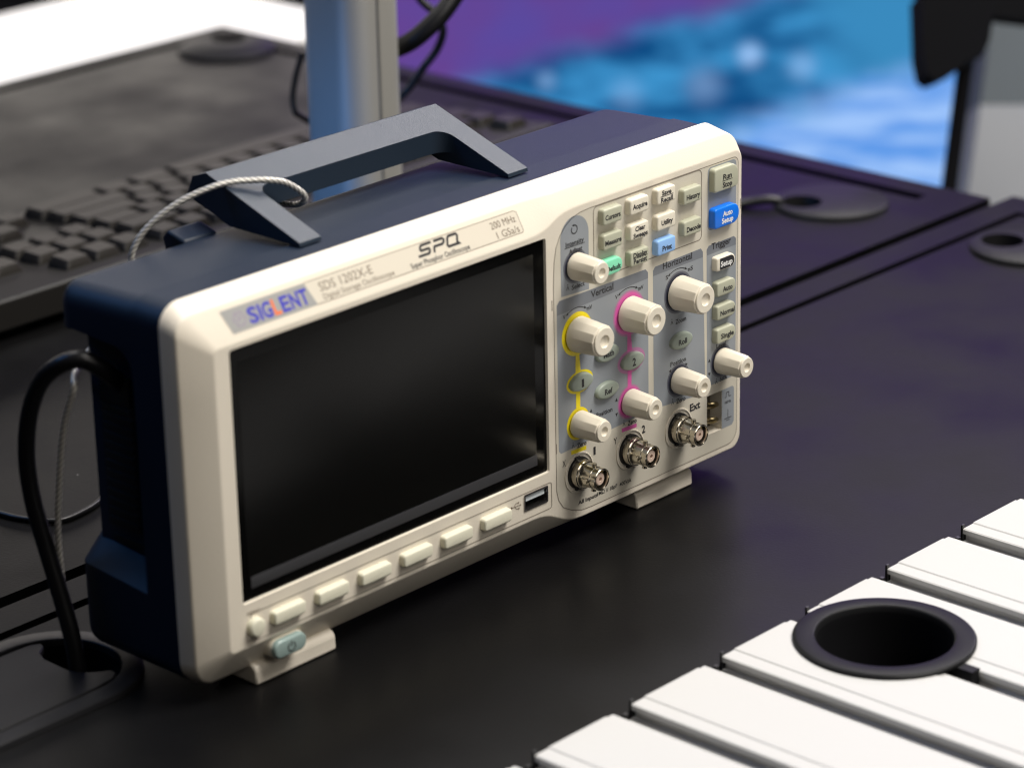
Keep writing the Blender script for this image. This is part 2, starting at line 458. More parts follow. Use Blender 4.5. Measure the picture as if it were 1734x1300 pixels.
def chan(b, cx, big, small, zbtn):
    annulus(b, P0, cx, 76.6, 5, big, 0.14); annulus(b, P0, cx, 37.7, 4, small, 0.14)
    annulus(b, P0, cx + 1.2, zbtn, 6.6, 8.1, 0.145, rz=0.6)
    patch(b, P0, [(cx - 1.4, zbtn + 4.2), (cx + 1.9, zbtn + 4.2), (cx + 1.0, 68.6), (cx - 1.1, 68.6)], 0.15)
    patch(b, P0, [(cx - 1.2, 43.6), (cx + 1.3, 43.6), (cx + 1.4, zbtn - 4.1), (cx - 1.2, zbtn - 4.1)], 0.15)
def f_y(b):
    chan(b, 206.3, 9.3, 7.0, 55.6); patch(b, P0, [(201.7, 25.2), (211, 24.9), (211, 26.6), (201.7, 27.0)], 0.15)
printed('channel_marking', YELLOW, f_y)
def f_ps(b):
    annulus(b, P0, 238.4, 76.6, 5, 9.9, 0.13); annulus(b, P0, 238.4, 37.7, 4, 7.5, 0.13); annulus(b, P0, 239.6, 55.6, 6, 8.7, 0.13, rz=0.62)
printed('channel_halo', PINK_SOFT, f_ps)
def f_p(b):
    annulus(b, P0, 238.4, 76.6, 5, 9.0, 0.14); annulus(b, P0, 238.4, 37.7, 4, 6.7, 0.14)
    patch(b, P0, [(237.1, 60), (240.2, 60), (239.4, 68.4), (237.3, 68.4)], 0.15)
    patch(b, P0, [(237.2, 43.6), (239.6, 43.6), (239.8, 51.6), (237.2, 51.6)], 0.15)
    patch(b, P0, [(233.3, 25.5), (242.8, 25.1), (242.8, 26.8), (233.3, 27.2)], 0.15)
printed('channel_marking', PINK, f_p)
for cx, cz, r in ((270, 77.3, 8.4), (270, 38.2, 6.7), (298.6, 38.8, 6.5), (205.7, 105.6, 6.4)):
    printed('knob_halo', RING_MID, lambda b: annulus(b, P0, cx, cz, 3, r + .8, 0.13))
    printed('knob_ring', RING_DARK, lambda b: annulus(b, P0, cx, cz, 3, r, 0.145))

def hand(b, x, z):
    ribbon(b, P0, [(x - .7, z - .9), (x - .2, z + .5), (x + .1, z + .5), (x + .7, z - .9)], 0.32, 0.16)
    ribbon(b, P0, [(x, z + 1.0), (x, z + 1.7)], 0.35, 0.16)
def tri(b, x, z, s, up):
    p = {'u': [(-s, -s), (s, -s), (0, s)], 'd': [(s, s), (-s, s), (0, -s)], 'l': [(s, s), (-s, 0), (s, -s)], 'r': [(-s, -s), (s, 0), (-s, s)]}[up]
    patch(b, P0, [(x + q[0], z + q[1]) for q in p], 0.16)
def f_ink(b):
    T = lambda s, u, v, w, c, k=0.022: text(b, P0, s, u, v, w, c, 0.16, k)
    T('Intensity', 205.6, 115.6, 11.0, 1.9); ribbon(b, P0, [(199.4, 114.2), (211.6, 114.1)], 0.3, 0.16); T('Adjust', 206, 112.2, 8.1, 1.9)
    hand(b, 201.0, 97.4); T('Select', 207.3, 97.0, 7.9, 1.8, .02)
    arrow_arc(b, P0, 205.4, 121.0, 1.75, -215, 100, 0.5, 1.1, False, 0.16)
    T('Trigger', 298.3, 91.7, 13, 2.5); T('Horizontal', 269.5, 91.3, 19, 2.5); T('Vertical', 221.8, 91.0, 13.9, 2.5)
    for cx in (206.0, 237.9, 269.6):
        arrow_arc(b, P0, cx, 76.6, 11.2, 118, 64, 0.36, 1.3, True, 0.16)
    for cx, l, r in ((206, 'V', 'mV'), (238, 'V', 'mV'), (270, 'S', 'nS')):
        T(l, cx - 7.4, 85.8, 1.6, 1.6); T(r, cx + 7.9, 85.8, 3.3, 1.6)
    hand(b, 217.8, 75.6); hand(b, 249.2, 75.6)
    hand(b, 265.8, 65.0); T('Zoom', 271.6, 64.6, 7.0, 1.8)
    T('Position', 269.9, 46.5, 10.2, 1.8); tri(b, 264.4, 43.7, .75, 'l'); tri(b, 275.4, 43.8, .75, 'r')
    T('Position', 222.4, 37.8, 10.2, 1.8); tri(b, 214.2, 41, .8, 'u'); tri(b, 214.2, 34.5, .8, 'd'); tri(b, 230.1, 41.1, .8, 'u'); tri(b, 230.1, 34.3, .8, 'd')
    hand(b, 266.2, 29.1); T('Zero', 271.6, 28.8, 6.2, 1.8)
    hand(b, 202.9, 28.8); T('Zero', 208.2, 28.1, 5.8, 1.8); hand(b, 234.7, 28.9); T('Zero', 239.9, 28.3, 5.8, 1.8)
    T('Level', 298.5, 46.0, 6.4, 1.8); tri(b, 290.6, 41.1, .8, 'u'); tri(b, 290.6, 34.7, .8, 'd'); hand(b, 295.4, 29.9); T('50%', 300.2, 30.4, 5.0, 1.7)
    T('X', 197.3, 22.8, 2.0, 2.6, 0); T('Y', 229.2, 23.0, 2.2, 2.6, 0); T('1', 216.1, 22.7, 1.3, 3.0, .03); T('2', 247.2, 22.8, 2.2, 3.0, .03)
    T('Ext', 281.1, 23.1, 6.9, 2.9, .03)
    T('All Inputs', 211.7, 2.7, 12.2, 1.55, .02); T('1M\u03a9 // 18pF', 223.8, 2.8, 12.6, 1.5, .015); T('400Vpk', 235.4, 2.6, 7.6, 1.5, .015)
    ribbon(b, P0, [(301.2, 20.9), (302.2, 20.9), (302.2, 23.0), (304.0, 23.0), (304.0, 20.9), (305.4, 20.9)], 0.3, 0.16); T('1kHz', 303.4, 18.6, 4.2, 1.1)
    ribbon(b, P0, [(303.4, 15.0), (303.4, 11.2)], 0.32, 0.16); ribbon(b, P0, [(301.0, 11.0), (305.8, 11.0)], 0.36, 0.16); ribbon(b, P0, [(302.2, 10.1), (304.6, 10.1)], 0.3, 0.16)
printed('legend', INK, f_ink)
printed('key_lettering', INK_SOFT, lambda b: text(b, P0, 'MENU', 24.9, 17.6, 6.0, 1.3, 0.14), bezel)
printed('key_lettering', INK_SOFT, lambda b: text(b, P0, 'ON/OFF', 24.3, 6.9, 6.0, 1.0, 0.14), bezel)
def f_soft(b):
    ribbon(b, P0, [(165.6, 13.4), (170.4, 13.2)], 0.25, 0.14); ribbon(b, P0, [(166.8, 13.4), (168, 14.6), (169.2, 14.5)], 0.25, 0.14)
    ribbon(b, P0, [(167.4, 13.3), (168.4, 12.0), (169.4, 12.0)], 0.25, 0.14)
    annulus(b, P0, 165.4, 13.4, 0.02, 0.55, 0.14, 12); patch(b, P0, [(170.4, 12.8), (171.3, 13.2), (170.4, 13.6)], 0.14)
    patch(b, P0, [(169.4, 11.6), (170.1, 11.6), (170.1, 12.3), (169.4, 12.3)], 0.14); annulus(b, P0, 169.5, 14.5, 0.02, 0.4, 0.14, 10)
printed('usb_symbol', INK_SOFT, f_soft, bezel)

# little moulding marks on the seam beside the panel
for x, z in ((191.6, 92.5), (193.0, 30.5), (311.2, 106)):
    bm = bmesh.new(); box(bm, x - .2, x + .2, -.08, .1, z - 2.2, z + 2.2); obj('latch_slot', bm, LINE, scope, smooth=0)

# --- model strip on the sloped frame above the screen
yb, zb, yt, zt = 0.0, 123.7, 7.4, 136.6
Vd = Vector((0, yt - yb, zt - zb)).normalized()
PL = Plane((0, yb, zb), (1, 0, 0), Vd)
bm = bmesh.new()
def qd(loop, lift): bm.faces.new([bm.verts.new(PL.at(u, v, lift)) for u, v in loop])
qd([(66.0, 3.2)] + [(177.0, 3.2), (177.8, 3.9), (177.8, 11.6), (176.4, 12.4), (63.4, 12.4)], 0.10)
strip = obj('model_strip', bm, LABEL_CREAM, scope, smooth=0, recalc=False)
bm = bmesh.new(); ribbon(bm, PL, [(66.0, 3.2), (177.0, 3.2), (177.8, 3.9), (177.8, 11.6), (176.4, 12.4), (63.4, 12.4)], 0.25, 0.12); obj('strip_outline', bm, INK_SOFT, strip, smooth=0, recalc=False)
bm = bmesh.new(); qd([(24.4, 3.2), (66.0, 3.2), (63.4, 12.4), (22.0, 12.4)], 0.11); obj('brand_plate', bm, LABEL_GREY, strip, smooth=0, recalc=False)
def f(b):
    for s, u0, w in (('S', 35.8, 4.6), ('I', 39.3, 1.3), ('G', 42.7, 4.6), ('E', 51.6, 4.1), ('N', 56.4, 4.3), ('T', 61.0, 4.1)): text(b, PL, s, u0, 7.6, w, 5.2, 0.16, 0.03)
printed('brand_lettering', BLUE_INK, f, strip)
def f(b): text(b, PL, 'L', 47.2, 7.6, 3.4, 5.2, 0.16, 0.03)
printed('brand_letter', ORANGE_INK, f, strip)
def f(b):
    hx = [(29.3 + 2.9 * math.cos(PI / 6 + PI / 3 * i), 7.7 + 2.9 * math.sin(PI / 6 + PI / 3 * i)) for i in range(6)]
    for i in range(6):
        a, c = Vector(hx[i]), Vector(hx[(i + 1) % 6]); ribbon(b, PL, [a.lerp(c, .14), a.lerp(c, .86)], 0.8, 0.16)
    ribbon(b, PL, [(28.0, 6.9), (30.6, 8.5)], 0.8, 0.16); ribbon(b, PL, [(28.2, 8.7), (29.2, 9.3)], 0.7, 0.16)
printed('brand_emblem', PALE_INK, f, strip)
for body_, u, v, wd, cp_ in (('SDS 1202X-E', 83.2, 9.1, 27.2, 3.1), ('Digital Storage Oscilloscope', 88.2, 5.2, 36.8, 1.9), ('200 MHz', 168.9, 9.5, 14.0, 2.6), ('1 GSa/s', 169.6, 5.3, 12.6, 2.6)):
    printed('model_lettering', INK_SOFT, lambda b: text(b, PL, body_, u, v, wd, cp_, 0.16, 0.0), strip)
def f(b):
    sh = lambda u, v: (121.6 + u + v * .45, 7.3 + v)
    def st(pts, w=1.05): ribbon(b, PL, [sh(*p) for p in pts], w, 0.16)
    st([(6.2, 4.1), (1.0, 4.1), (.4, 3.6), (.4, 2.6), (.9, 2.1), (5.0, 2.1), (5.5, 1.6), (5.5, .7), (5.0, .2), (-.6, .2)])
    st([(8.0, -.2), (8.0, 2.2)]); st([(7.6, 4.1), (12.4, 4.1), (13.2, 3.5), (13.2, 2.6), (12.4, 2.0), (8.0, 2.0)])
    st([(15.2, 3.6), (15.2, .8), (15.9, .2), (19.4, .2), (21.6, .2), (20.6, 1.0), (20.6, 3.4), (19.8, 4.1), (15.9, 4.1), (15.2, 3.6)])
    text(b, PL, 'Super Phosphor Oscilloscope', 131.6, 5.0, 32.2, 1.9, 0.16, 0.012)
printed('series_lettering', INK, f, strip)

# --- push buttons
def button(loop, y1, m, words, ink=INK, r=0.7, name='menu_button', wt=0.03, under=False, label=None):
    b = bmesh.new(); push(b, loop, 0.2, y1, r)
    o = obj(name, b, m, scope, smooth=50)
    if label: o['label'] = label
    if words:
        pl = Plane((0, y1, 0)); b2 = bmesh.new()
        for s, u, v, w, c in words: text(b2, pl, s, u, v, w, c, 0.07, wt)
        if under:
            (u0, u1, v) = under; ribbon(b2, pl, [(u0, v), (u1, v)], 0.3, 0.07)
        obj('lettering', b2, ink, o, smooth=0, recalc=False)
    return o
BW, BH = 11.9, 6.9
def key(x0, zc, m, words, under=False, r4=None, label=None):
    lp = rr(x0 + BW / 2, zc, BW, BH, 1.3, 4, r4)
    return button(lp, -3.0, m, words, under=under, label=label)
key(219.8, 122.4, KEY_GREEN, [('Cursors', 225.6, 122.3, 9.3, 1.9)])
key(236.3, 122.6, KEY_CREAM, [('Acquire', 242.4, 122.7, 9.0, 1.9)])
key(253.3, 122.9, KEY_CREAM, [('Save', 259.2, 124.3, 5.9, 1.8), ('Recall', 259.3, 121.3, 7.4, 1.8)], (255.3, 263.3, 122.85))
key(270.2, 118.8, KEY_GREEN, [('History', 276.3, 118.5, 8.7, 1.9)])
key(219.8, 111.8, KEY_GREEN, [('Measure', 225.7, 111.6, 9.9, 1.9)])
key(236.3, 111.8, KEY_CREAM, [('Clear', 242.5, 113.1, 6.3, 1.8), ('Sweeps', 242.6, 110.3, 8.9, 1.8)])
key(253.3, 111.7, KEY_CREAM, [('Utility', 259.4, 111.6, 7.2, 1.9)])
key(270.2, 105.0, KEY_GREEN, [('Decode', 276.6, 104.6, 9.1, 1.9)])
key(219.8, 100.8, KEY_MINT, [('Default', 225.8, 100.3, 8.6, 1.9)], r4=(3.3, 3.3, 1.2, 1.2), label='mint green button with rounded right end')
key(236.3, 100.6, KEY_GREEN, [('Display', 242.4, 102.0, 8.7, 1.8), ('Persist', 242.4, 99.3, 8.3, 1.8)], (237.9, 246.9, 100.7))
key(253.3, 101.0, KEY_LBLUE, [('Print', 259.4, 100.4, 6.0, 2.0)], label='light blue button')
button(rr(298.2, 121.0, 16.2, 10.6, 2, 5, (2.2, 4.2, 1.6, 1.6)), -3.0, KEY_GREEN, [('Run', 298.7, 121.9, 5.6, 2.0), ('Stop', 298.7, 118.4, 6.2, 2.0)], under=(295.4, 302, 120.2), name='run_stop_button')
button(rr(298.3, 104.5, 16.6, 9.0, 2, 5, (4.3, 4.3, 1.6, 1.6)), -3.4, KEY_BLUE, [('Auto', 298.5, 105.9, 6.4, 2.0), ('Setup', 298.4, 102.9, 7.6, 2.0)], ink=INK_WHITE, name='auto_setup_button', wt=.035, label='bright blue button with white lettering')
so = button(rr(298.3, 83.9, 12.6, 6.4, 1.5, 5, (3.1, 3.1, 1.2, 1.2)), -3.0, KEY_CREAM, None, name='trigger_button', label='cream button with a black printed face')
bm = bmesh.new(); patch(bm, Plane((0, -3.0, 0)), rr(298.75, 83.9, 9.6, 5.0, 1, 5, (2.4, 2.4, .3, .3)), 0.05); obj('button_print', bm, INK, so, smooth=0, recalc=False)
bm = bmesh.new(); text(bm, Plane((0, -3.0, 0)), 'Setup', 298.4, 83.8, 7.8, 2.1, 0.1, .03); obj('lettering', bm, INK_WHITE, so, smooth=0, recalc=False)
for s, z, w in (('Auto', 72.6, 6.5), ('Normal', 62.1, 9.6), ('Single', 51.6, 8.6)):
    button(rr(298.7, z, 12.8, 6.8, 1.5, 5, (3.0, 3.0, 1.2, 1.2)), -3.0, KEY_GREEN, [(s, 299.2, z - .3, w, 2.0)], name='trigger_button')
for s, x, z, w, c in (('1', 207.5, 55.6, 1.4, 3.0), ('2', 239.5, 55.6, 2.2, 3.0), ('Ref', 223.3, 47.5, 4.7, 2.1), ('Math', 223.6, 63.6, 6.4, 2.1), ('Roll', 270.9, 55.8, 5.5, 2.1)):
    button(ell(x, z, 7.0, 3.75, 36), -2.0, KEY_OVAL, [(s, x + (-.2), z - .1, w, c)], name='oval_button', r=0.9)
for i in range(6):
    button(rr(41.2 + 22.8 * i, 12.2, 16.4, 5.6, 1.4, 4), -2.8, KEY_SOFT, None, name='softkey', r=0.8)
bm = bmesh.new(); push(bm, ell(25.0, 11.8, 3.9, 3.9, 28), 0.2, -2.8, 1.0); obj('round_button', bm, KEY_SOFT, scope, smooth=50)
bm = bmesh.new(); push(bm, rr(41.2, -1.6, 17.2, 7.9, 3.6, 7), 6.5, 0.2, 0.5); pw = obj('power_button', bm, KEY_CREAM, scope, smooth=50)
bm = bmesh.new(); push(bm, rr(41.2, -1.6, 16.6, 7.5, 3.5, 7), 1.0, -2.0, 0.9); obj('power_button_face', bm, KEY_TEAL, pw, smooth=50)
bm = bmesh.new(); PP = Plane((0, -2.0, 0))
ribbon(bm, PP, [(41.4 + 1.8 * math.cos(a), -1.8 + 1.8 * math.sin(a)) for a in [PI / 2 + .6 + (2 * PI - 1.2) * i / 18 for i in range(19)]], 0.5, 0.07)
ribbon(bm, PP, [(41.4, 0.6), (41.4, -1.6)], 0.5, 0.07); obj('power_symbol', bm, INK, pw, smooth=0, recalc=False)

# --- knobs
def knob(cx, cz, rb, rt, h, flutes):
    b = bmesh.new(); N = 96
    def ring(r, y, amp):
        out = []
        for k in range(N):
            a = 2 * PI * k / N
            # facets: polygon radius towards the tip
            seg = 2 * PI / flutes; aa = (a + .12) % seg - seg / 2
            poly = math.cos(seg / 2) / math.cos(aa)
            q = r * lerp(1.0, poly * 1.012, amp)
            out.append((cx + q * math.cos(a), y, cz + q * math.sin(a)))
        return out
    L = [ring(rb * .96, -0.5, 0), ring(rb, -1.0, 0), ring(rb * .995, -1.6, .05)]
    for t in (.15, .35, .55, .75, .9, 1.0): L.append(ring(lerp(rb, rt, t), lerp(-1.6, -h + 1.3, t), t ** .7))
    L.append(ring(rt * .965, -h + .95, .9)); L.append(ring(rt * .90, -h + .85, .3)); L.append(ring(rt * .89, -h + .25, 0)); L.append(ring(rt * .84, -h, 0))
    L.append(ring(rt * .42, -h, 0))
    for t in (.85, .55, .25): L.append(ring(rt * .42 * t, -h + 1.5 * math.sqrt(1 - t * t) * .75 + .1, 0))
    loft(b, L, cap1=True)
    return obj('knob', b, KNOB, scope, origin=(cx, 0, cz), smooth=9)
for cx, cz in ((206.3, 76.6), (238.4, 76.6), (270.0, 77.3)): knob(cx, cz, 7.5, 6.65, 15.0, 12)
for cx, cz in ((206.3, 37.7), (238.4, 37.7), (270.0, 38.2), (298.6, 38.9), (205.7, 105.6)): knob(cx, cz, 5.75, 4.95, 14.4, 10)

# --- BNC connectors
def bnc(cx, cz):
    r = D.objects.new('input_connector', None); finish(r, 'input_connector', scope, (cx, 0, cz))
    b = bmesh.new(); lathe_y(b, cx, cz, [(8.9, -.07), (8.8, -.55), (8.3, -.6), (8.0, -.1), (6.4, -.09)], 44, cap=False); obj('connector_boss', b, CREAM, r)
    b = bmesh.new(); lathe_y(b, cx, cz, [(6.9, -.1), (6.7, -1.0), (5.0, -1.05)], 40, cap=False)
    box(b, cx - 2.6, cx + .4, -1.2, -.1, cz + 5.9, cz + 7.2); box(b, cx - 2.6, cx + .4, -1.2, -.1, cz - 7.2, cz - 5.9)
    obj('connector_nut', b, BLACK_P, r)
    b = bmesh.new()
    lathe_y(b, cx, cz, [(6.1, -.6), (6.1, -3.9), (5.75, -4.25), (5.75, -4.7), (5.35, -4.9), (4.85, -6.0), (4.8, -9.6), (4.55, -9.8), (4.55, -10.5), (4.8, -10.7), (4.75, -12.6), (4.45, -12.9), (4.05, -12.9), (3.9, -12.6), (3.9, -7)], 44)
    for s in (1, -1):
        L = [[(cx + s * (4.3 + d), -8.4 + 1.05 * math.cos(2 * PI * k / 14), cz + 1.05 * math.sin(2 * PI * k / 14) + s * .2) for k in range(14)] for d in (0, 1.75)]
        loft(b, L, cap0=True, cap1=True)
        L = [[(cx + 1.05 * math.cos(2 * PI * k / 14) * .95 + s * .2, -8.4 + 1.05 * math.sin(2 * PI * k / 14), cz + s * (4.3 + d)) for k in range(14)] for d in (0, 1.75)]
        loft(b, L, cap0=True, cap1=True)
    obj('connector_shell', b, NICKEL, r)
    b = bmesh.new(); lathe_y(b, cx, cz, [(2.7, -7.1), (2.7, -11.6), (2.3, -11.9), (0.9, -11.9), (0.8, -9)], 24); obj('connector_insulator', b, DIELECTRIC, r)
for cx in (206.3, 238.4, 270.0): bnc(cx, 16.2)

# --- navy body
bm = bmesh.new()
def outer_loop(y, ins=0.0, top=139.6, x0=0.8, x1=311.2, zb_=-9):
    return yl(rr((x0 + x1) / 2, (top + zb_) / 2, x1 - x0 - 2 * ins, top - zb_ - 2 * ins, 9, 6), y)
loft(bm, [outer_loop(13.0), outer_loop(14.2, 0), outer_loop(31, 0), outer_loop(31, 11)], cap1=True)
def roof(y, ins, top, zlow, r=8.5, dz=0):
    x0, x1 = 0.8 + ins, 311.2 - ins
    pts = [(x1, zlow), ]
    for k, sx in enumerate((1, -1)):
        ox = (x1 - r) if sx > 0 else (x0 + r)
        for i in range(9):
            a = PI / 2 * i / 8 if sx > 0 else PI / 2 + PI / 2 * i / 8
            pts.append((ox + r * math.cos(a), top - r + r * math.sin(a)))
    pts.append((x0, zlow))
    return yl(pts, y)
L = []
for y in (30.5, 42, 54, 64): L.append(roof(y, 0.01, 139.6 - (y - 14) * .045, 119.2 + (y - 30) * .05))
for i in range(1, 8):
    a = PI / 2 * i / 8; y = 64 + 9 * math.sin(a); ins = 6.5 * (1 - math.cos(a))
    L.append(roof(y, ins, 137.35 - (y - 64) * .06 - (2.2 * max(0, (y - 70) / 3)) , 120.4, 8.5 - 2 * i / 8))
loft(bm, L, cap0=True, cap1=True)
# recess wall, base ledge
loft(bm, [yl(rr(156, 66, 293, 140, 6, 3), y) for y in (29, 66)] + [yl(rr(156, 66, 285, 132, 5, 3), 70.5)], cap1=True)
def base(y, ins, zt=24.5):
    x0, x1 = .8 + ins, 311.2 - ins; r = 9
    pts = [(x0, zt), (x0, 0)]
    pts += [(x0 + r - r * math.cos(PI / 2 * i / 6), -9 + r - r * math.sin(PI / 2 * i / 6)) for i in range(1, 7)]
    pts += [(x1 - r + r * math.sin(PI / 2 * i / 6), -9 + r - r * math.cos(PI / 2 * i / 6)) for i in range(0, 7)]
    pts += [(x1, zt), (x1 - 9.5, zt + 9), (x0 + 9.5, zt + 9)]
    return yl(pts, y)
loft(bm, [base(30.6, .01, 24.0)] + [base(y, .02, 24 + (y - 30) * .08) for y in (45, 60)] + [base(63 + 7.5 * math.sin(PI / 2 * i / 6), 4.5 * (1 - math.cos(PI / 2 * i / 6)), 26.4 + .5 * i / 6) for i in range(1, 7)], cap0=True, cap1=True)
# corner web of the recess under the roof
body = obj('body_case', bm, NAVY, scope, smooth=40)
bm = bmesh.new()
w = [(30, 119.5), (41, 119.9), (36, 118.2), (32.6, 114.5), (31, 109)]
loft(bm, [[(1.0, y, z) for y, z in w], [(11, y, z) for y, z in w]], cap0=True, cap1=True)
obj('recess_web', bm, NAVY, body, smooth=40); bm = bmesh.new()
loft(bm, [[(301, y, z) for y, z in w], [(311, y, z) for y, z in w]], cap0=True, cap1=True)
obj('recess_web', bm, NAVY, body, smooth=40)
bm = bmesh.new()
hp = ((70, 130), (81, 130), (83, 136.8), (79.5, 140.2), (70, 137.6))
loft(bm, [[(62, y, z) for y, z in hp], [(79, y, z) for y, z in hp]], cap0=True, cap1=True)
obj('hinge_block', bm, NAVY, body, smooth=30, bevel=1)
# vents on the left side of the recess
bm = bmesh.new()
box(bm, 9.0, 9.45, 42, 60.5, 42, 101)
for i in range(15): box(bm, 8.5, 9.2, 43, 59.5, 44 + i * 3.8, 45.6 + i * 3.8)
obj('side_vent', bm, VENT, body, smooth=0)
bm = bmesh.new(); box(bm, 8.7, 9.4, 40.5, 58, 36.6, 38.6); obj('vent_slot', bm, VENT, body, smooth=0)

# feet
for x0, x1 in ((28.4, 70.0), (247.6, 284.6)):
    b = bmesh.new()
    # side profile (y, z): raked front with a hollow under the bezel
    pf = [(4.0, -ZD + .02), (4.3, -9.4), (5.6, -7.8), (8, -7.0), (27, -7.0), (27, -ZD + .02)]
    loft(b, [[(x0, y, z) for y, z in pf], [(x1, y, z) for y, z in pf]], cap0=True, cap1=True)
    obj('foot', b, CREAM, scope, smooth=35, bevel=0.9)

# --- carrying handle
def topz(y): return 141.6 + (y - 25) * 0.349
arm = [(25, 140.2), (25.4, 141.6), (27, topz(27)), (76, topz(76)), (84, 156.6), (87.5, 148.5), (64, 140.4)]
bm = bmesh.new()
XA = ((80, 91.2), (194.6, 206))
for x0, x1 in XA: loft(bm, [[(x0, y, z) for y, z in arm], [(x1, y, z) for y, z in arm]], cap0=True, cap1=True)
L = []
NX = 10
def station(x, yf):
    return [(x, yf, topz(yf)), (x, 75.98, topz(76) - .02), (x, 83.9, 156.55), (x, 87.3, 148.4), (x, 64.5, 144.4), (x, yf + .3, 144.8)]
xs = [91.2 + 6 * (1 - math.cos(PI / 2 * i / 6)) for i in range(7)] + [140] + [194.6 - 7 * (1 - math.cos(PI / 2 * i / 6)) for i in range(6, -1, -1)]
for x in xs:
    d = min(x - 91.2, 194.6 - x); R_ = 6.5
    yf = 60.8 - (R_ - math.sqrt(max(0, R_ * R_ - (R_ - min(d, R_)) ** 2)))
    L.append(station(x, yf))
loft(bm, L, cap0=True, cap1=True)
handle = obj('carrying_handle', bm, HANDLE_M, scope, smooth=30)
for x0, x1 in ((80.2, 93.2), (195.0, 208.2)):
    bm = bmesh.new(); box(bm, x0, x1, 24.6, 28.6, 138.0, 139.25); obj('handle_slot', bm, VENT, body, smooth=0)

# ------------------------------------------------------------------ power cord, security wire, thin lead
bm = bmesh.new()
pts = spline([(13, 52, 98.5), (9, 50, 101.5), (3, 50.5, 107.5), (-3, 54, 112.2), (-8, 60, 110.5), (-11, 69, 102.5), (-12, 76.5, 88), (-11.5, 81, 70), (-10, 81.5, 52), (-8.6, 78.5, 36), (-8, 71.5, 14), (-8, 66.4, -3), (-8, 64.5, -22)], 10)
tube(bm, pts, 3.35, 16)
box(bm, 8.4, 15, 43, 60, 92.5, 104)
cord = obj('power_cord', bm, CABLE, None, origin=(-8, 66, -ZD), smooth=50)
tag(cord, 'thick black power cord arching from the side of the oscilloscope down into the desk port', 'power cord')

def wire_rope(pts, r, lay, ns=6):
    bm = bmesh.new(); n = len(pts); pts = [Vector(p) for p in pts]
    ref = None; fr = []; s = 0
    for i, p in enumerate(pts):
        t = (pts[min(i + 1, n - 1)] - pts[max(i - 1, 0)]).normalized()
        if ref is None: ref = t.orthogonal().normalized()
        ref = (ref - t * ref.dot(t)).normalized()
        if i: s += (p - pts[i - 1]).length
        fr.append((p, ref.copy(), t.cross(ref), s))
    rs = r * .335
    done = 0
    for k in range(ns):
        tube(bm, [p + (a * math.cos(2 * PI * (k / ns + s_ / lay)) + b * math.sin(2 * PI * (k / ns + s_ / lay))) * (r - rs) for p, a, b, s_ in fr], rs, 6, caps=False)
        bm.faces.ensure_lookup_table()
        for f in bm.faces[done:]: f.material_index = k % 2  # alternate strands take the lit and the shaded colour, so the twist shows
        done = len(bm.faces)
    return bm
wpts = spline([(113, 72, 140.2), (112.6, 66, 140.9), (112.0, 60, 142.2), (111.3, 55.6, 144.6), (110.3, 54.3, 147.6), (106.4, 55, 151.3), (101.6, 56, 154.4), (96.4, 57, 156.1), (92.6, 58.6, 156.9), (88.4, 61.5, 157.1), (84.1, 63.8, 157.3), (76.3, 68, 156.3), (65, 76, 150.9), (55.5, 83, 142.3), (50.5, 86.4, 134), (49, 87.5, 124), (44, 87, 115), (34, 84, 109), (17, 78, 102), (8, 72, 100.8), (1, 65, 101.5), (-3.2, 60.5, 99), (-4, 66.5, 84), (-4, 71.5, 63.3), (-4, 75.4, 38.2), (-4, 75.0, 13), (-6, 72, -3), (-7.2, 68.5, -20)], 24)
bm = wire_rope(wpts, 1.28, 7.5)
wire = obj('security_wire', bm, [STEEL, STEEL_SHADE], None, origin=(0, 75, -ZD), smooth=60)
tag(wire, 'twisted bright steel security wire looped through the oscilloscope handle', 'wire rope')
bm = bmesh.new()
tube(bm, spline([(30, 330, -14.2), (52, 270, -14.2), (66, 215, -14.2), (70, 197, -14.2), (78, 183, -14.2), (92, 182, -14.2), (108, 188, -14.2), (130, 205, -14.2), (180, 240, -14.2)], 10), 1.3, 10)
tag(obj('thin_lead', bm, CABLE, None, origin=(78, 183, -ZD), smooth=60), 'thin black lead lying on the back desk behind the hanging steel wire', 'cable')

# ------------------------------------------------------------------ desks
def boolean(o, cutters):
    for c in cutters:
        md = o.modifiers.new('cut', 'BOOLEAN'); md.object = c; md.operation = 'DIFFERENCE'; md.solver = 'EXACT'
    bpy.context.view_layer.update()
    me = D.meshes.new_from_object(o.evaluated_get(bpy.context.evaluated_depsgraph_get()))
    o.modifiers.clear(); old = o.data; o.data = me; D.meshes.remove(old)
    for p in o.data.polygons: p.use_smooth = False
    for c in cutters: D.objects.remove(c)
def cutter(bm): return obj('cutter', bm, DESK, None, smooth=0)
def cut_box(*a):
    b = bmesh.new(); box(b, *a); return cutter(b)
def cut_cyl(cx, cy, r, z0, z1):
    b = bmesh.new(); lathe_z(b, cx, cy, [(r, z0), (r, z1)], 40, True, True); return cutter(b)
def stadium(x0, x1, yc, r, n=20):
    return [(x1 + r * math.cos(a), yc + r * math.sin(a)) for a in [-PI / 2 + PI * i / n for i in range(n + 1)]] + [(x0 + r * math.cos(a), yc + r * math.sin(a)) for a in [PI / 2 + PI * i / n for i in range(n + 1)]]
def cut_loop(loop, z0, z1):
    b = bmesh.new(); loft(b, [zl(loop, z0), zl(loop, z1)], cap0=True, cap1=True); return cutter(b)

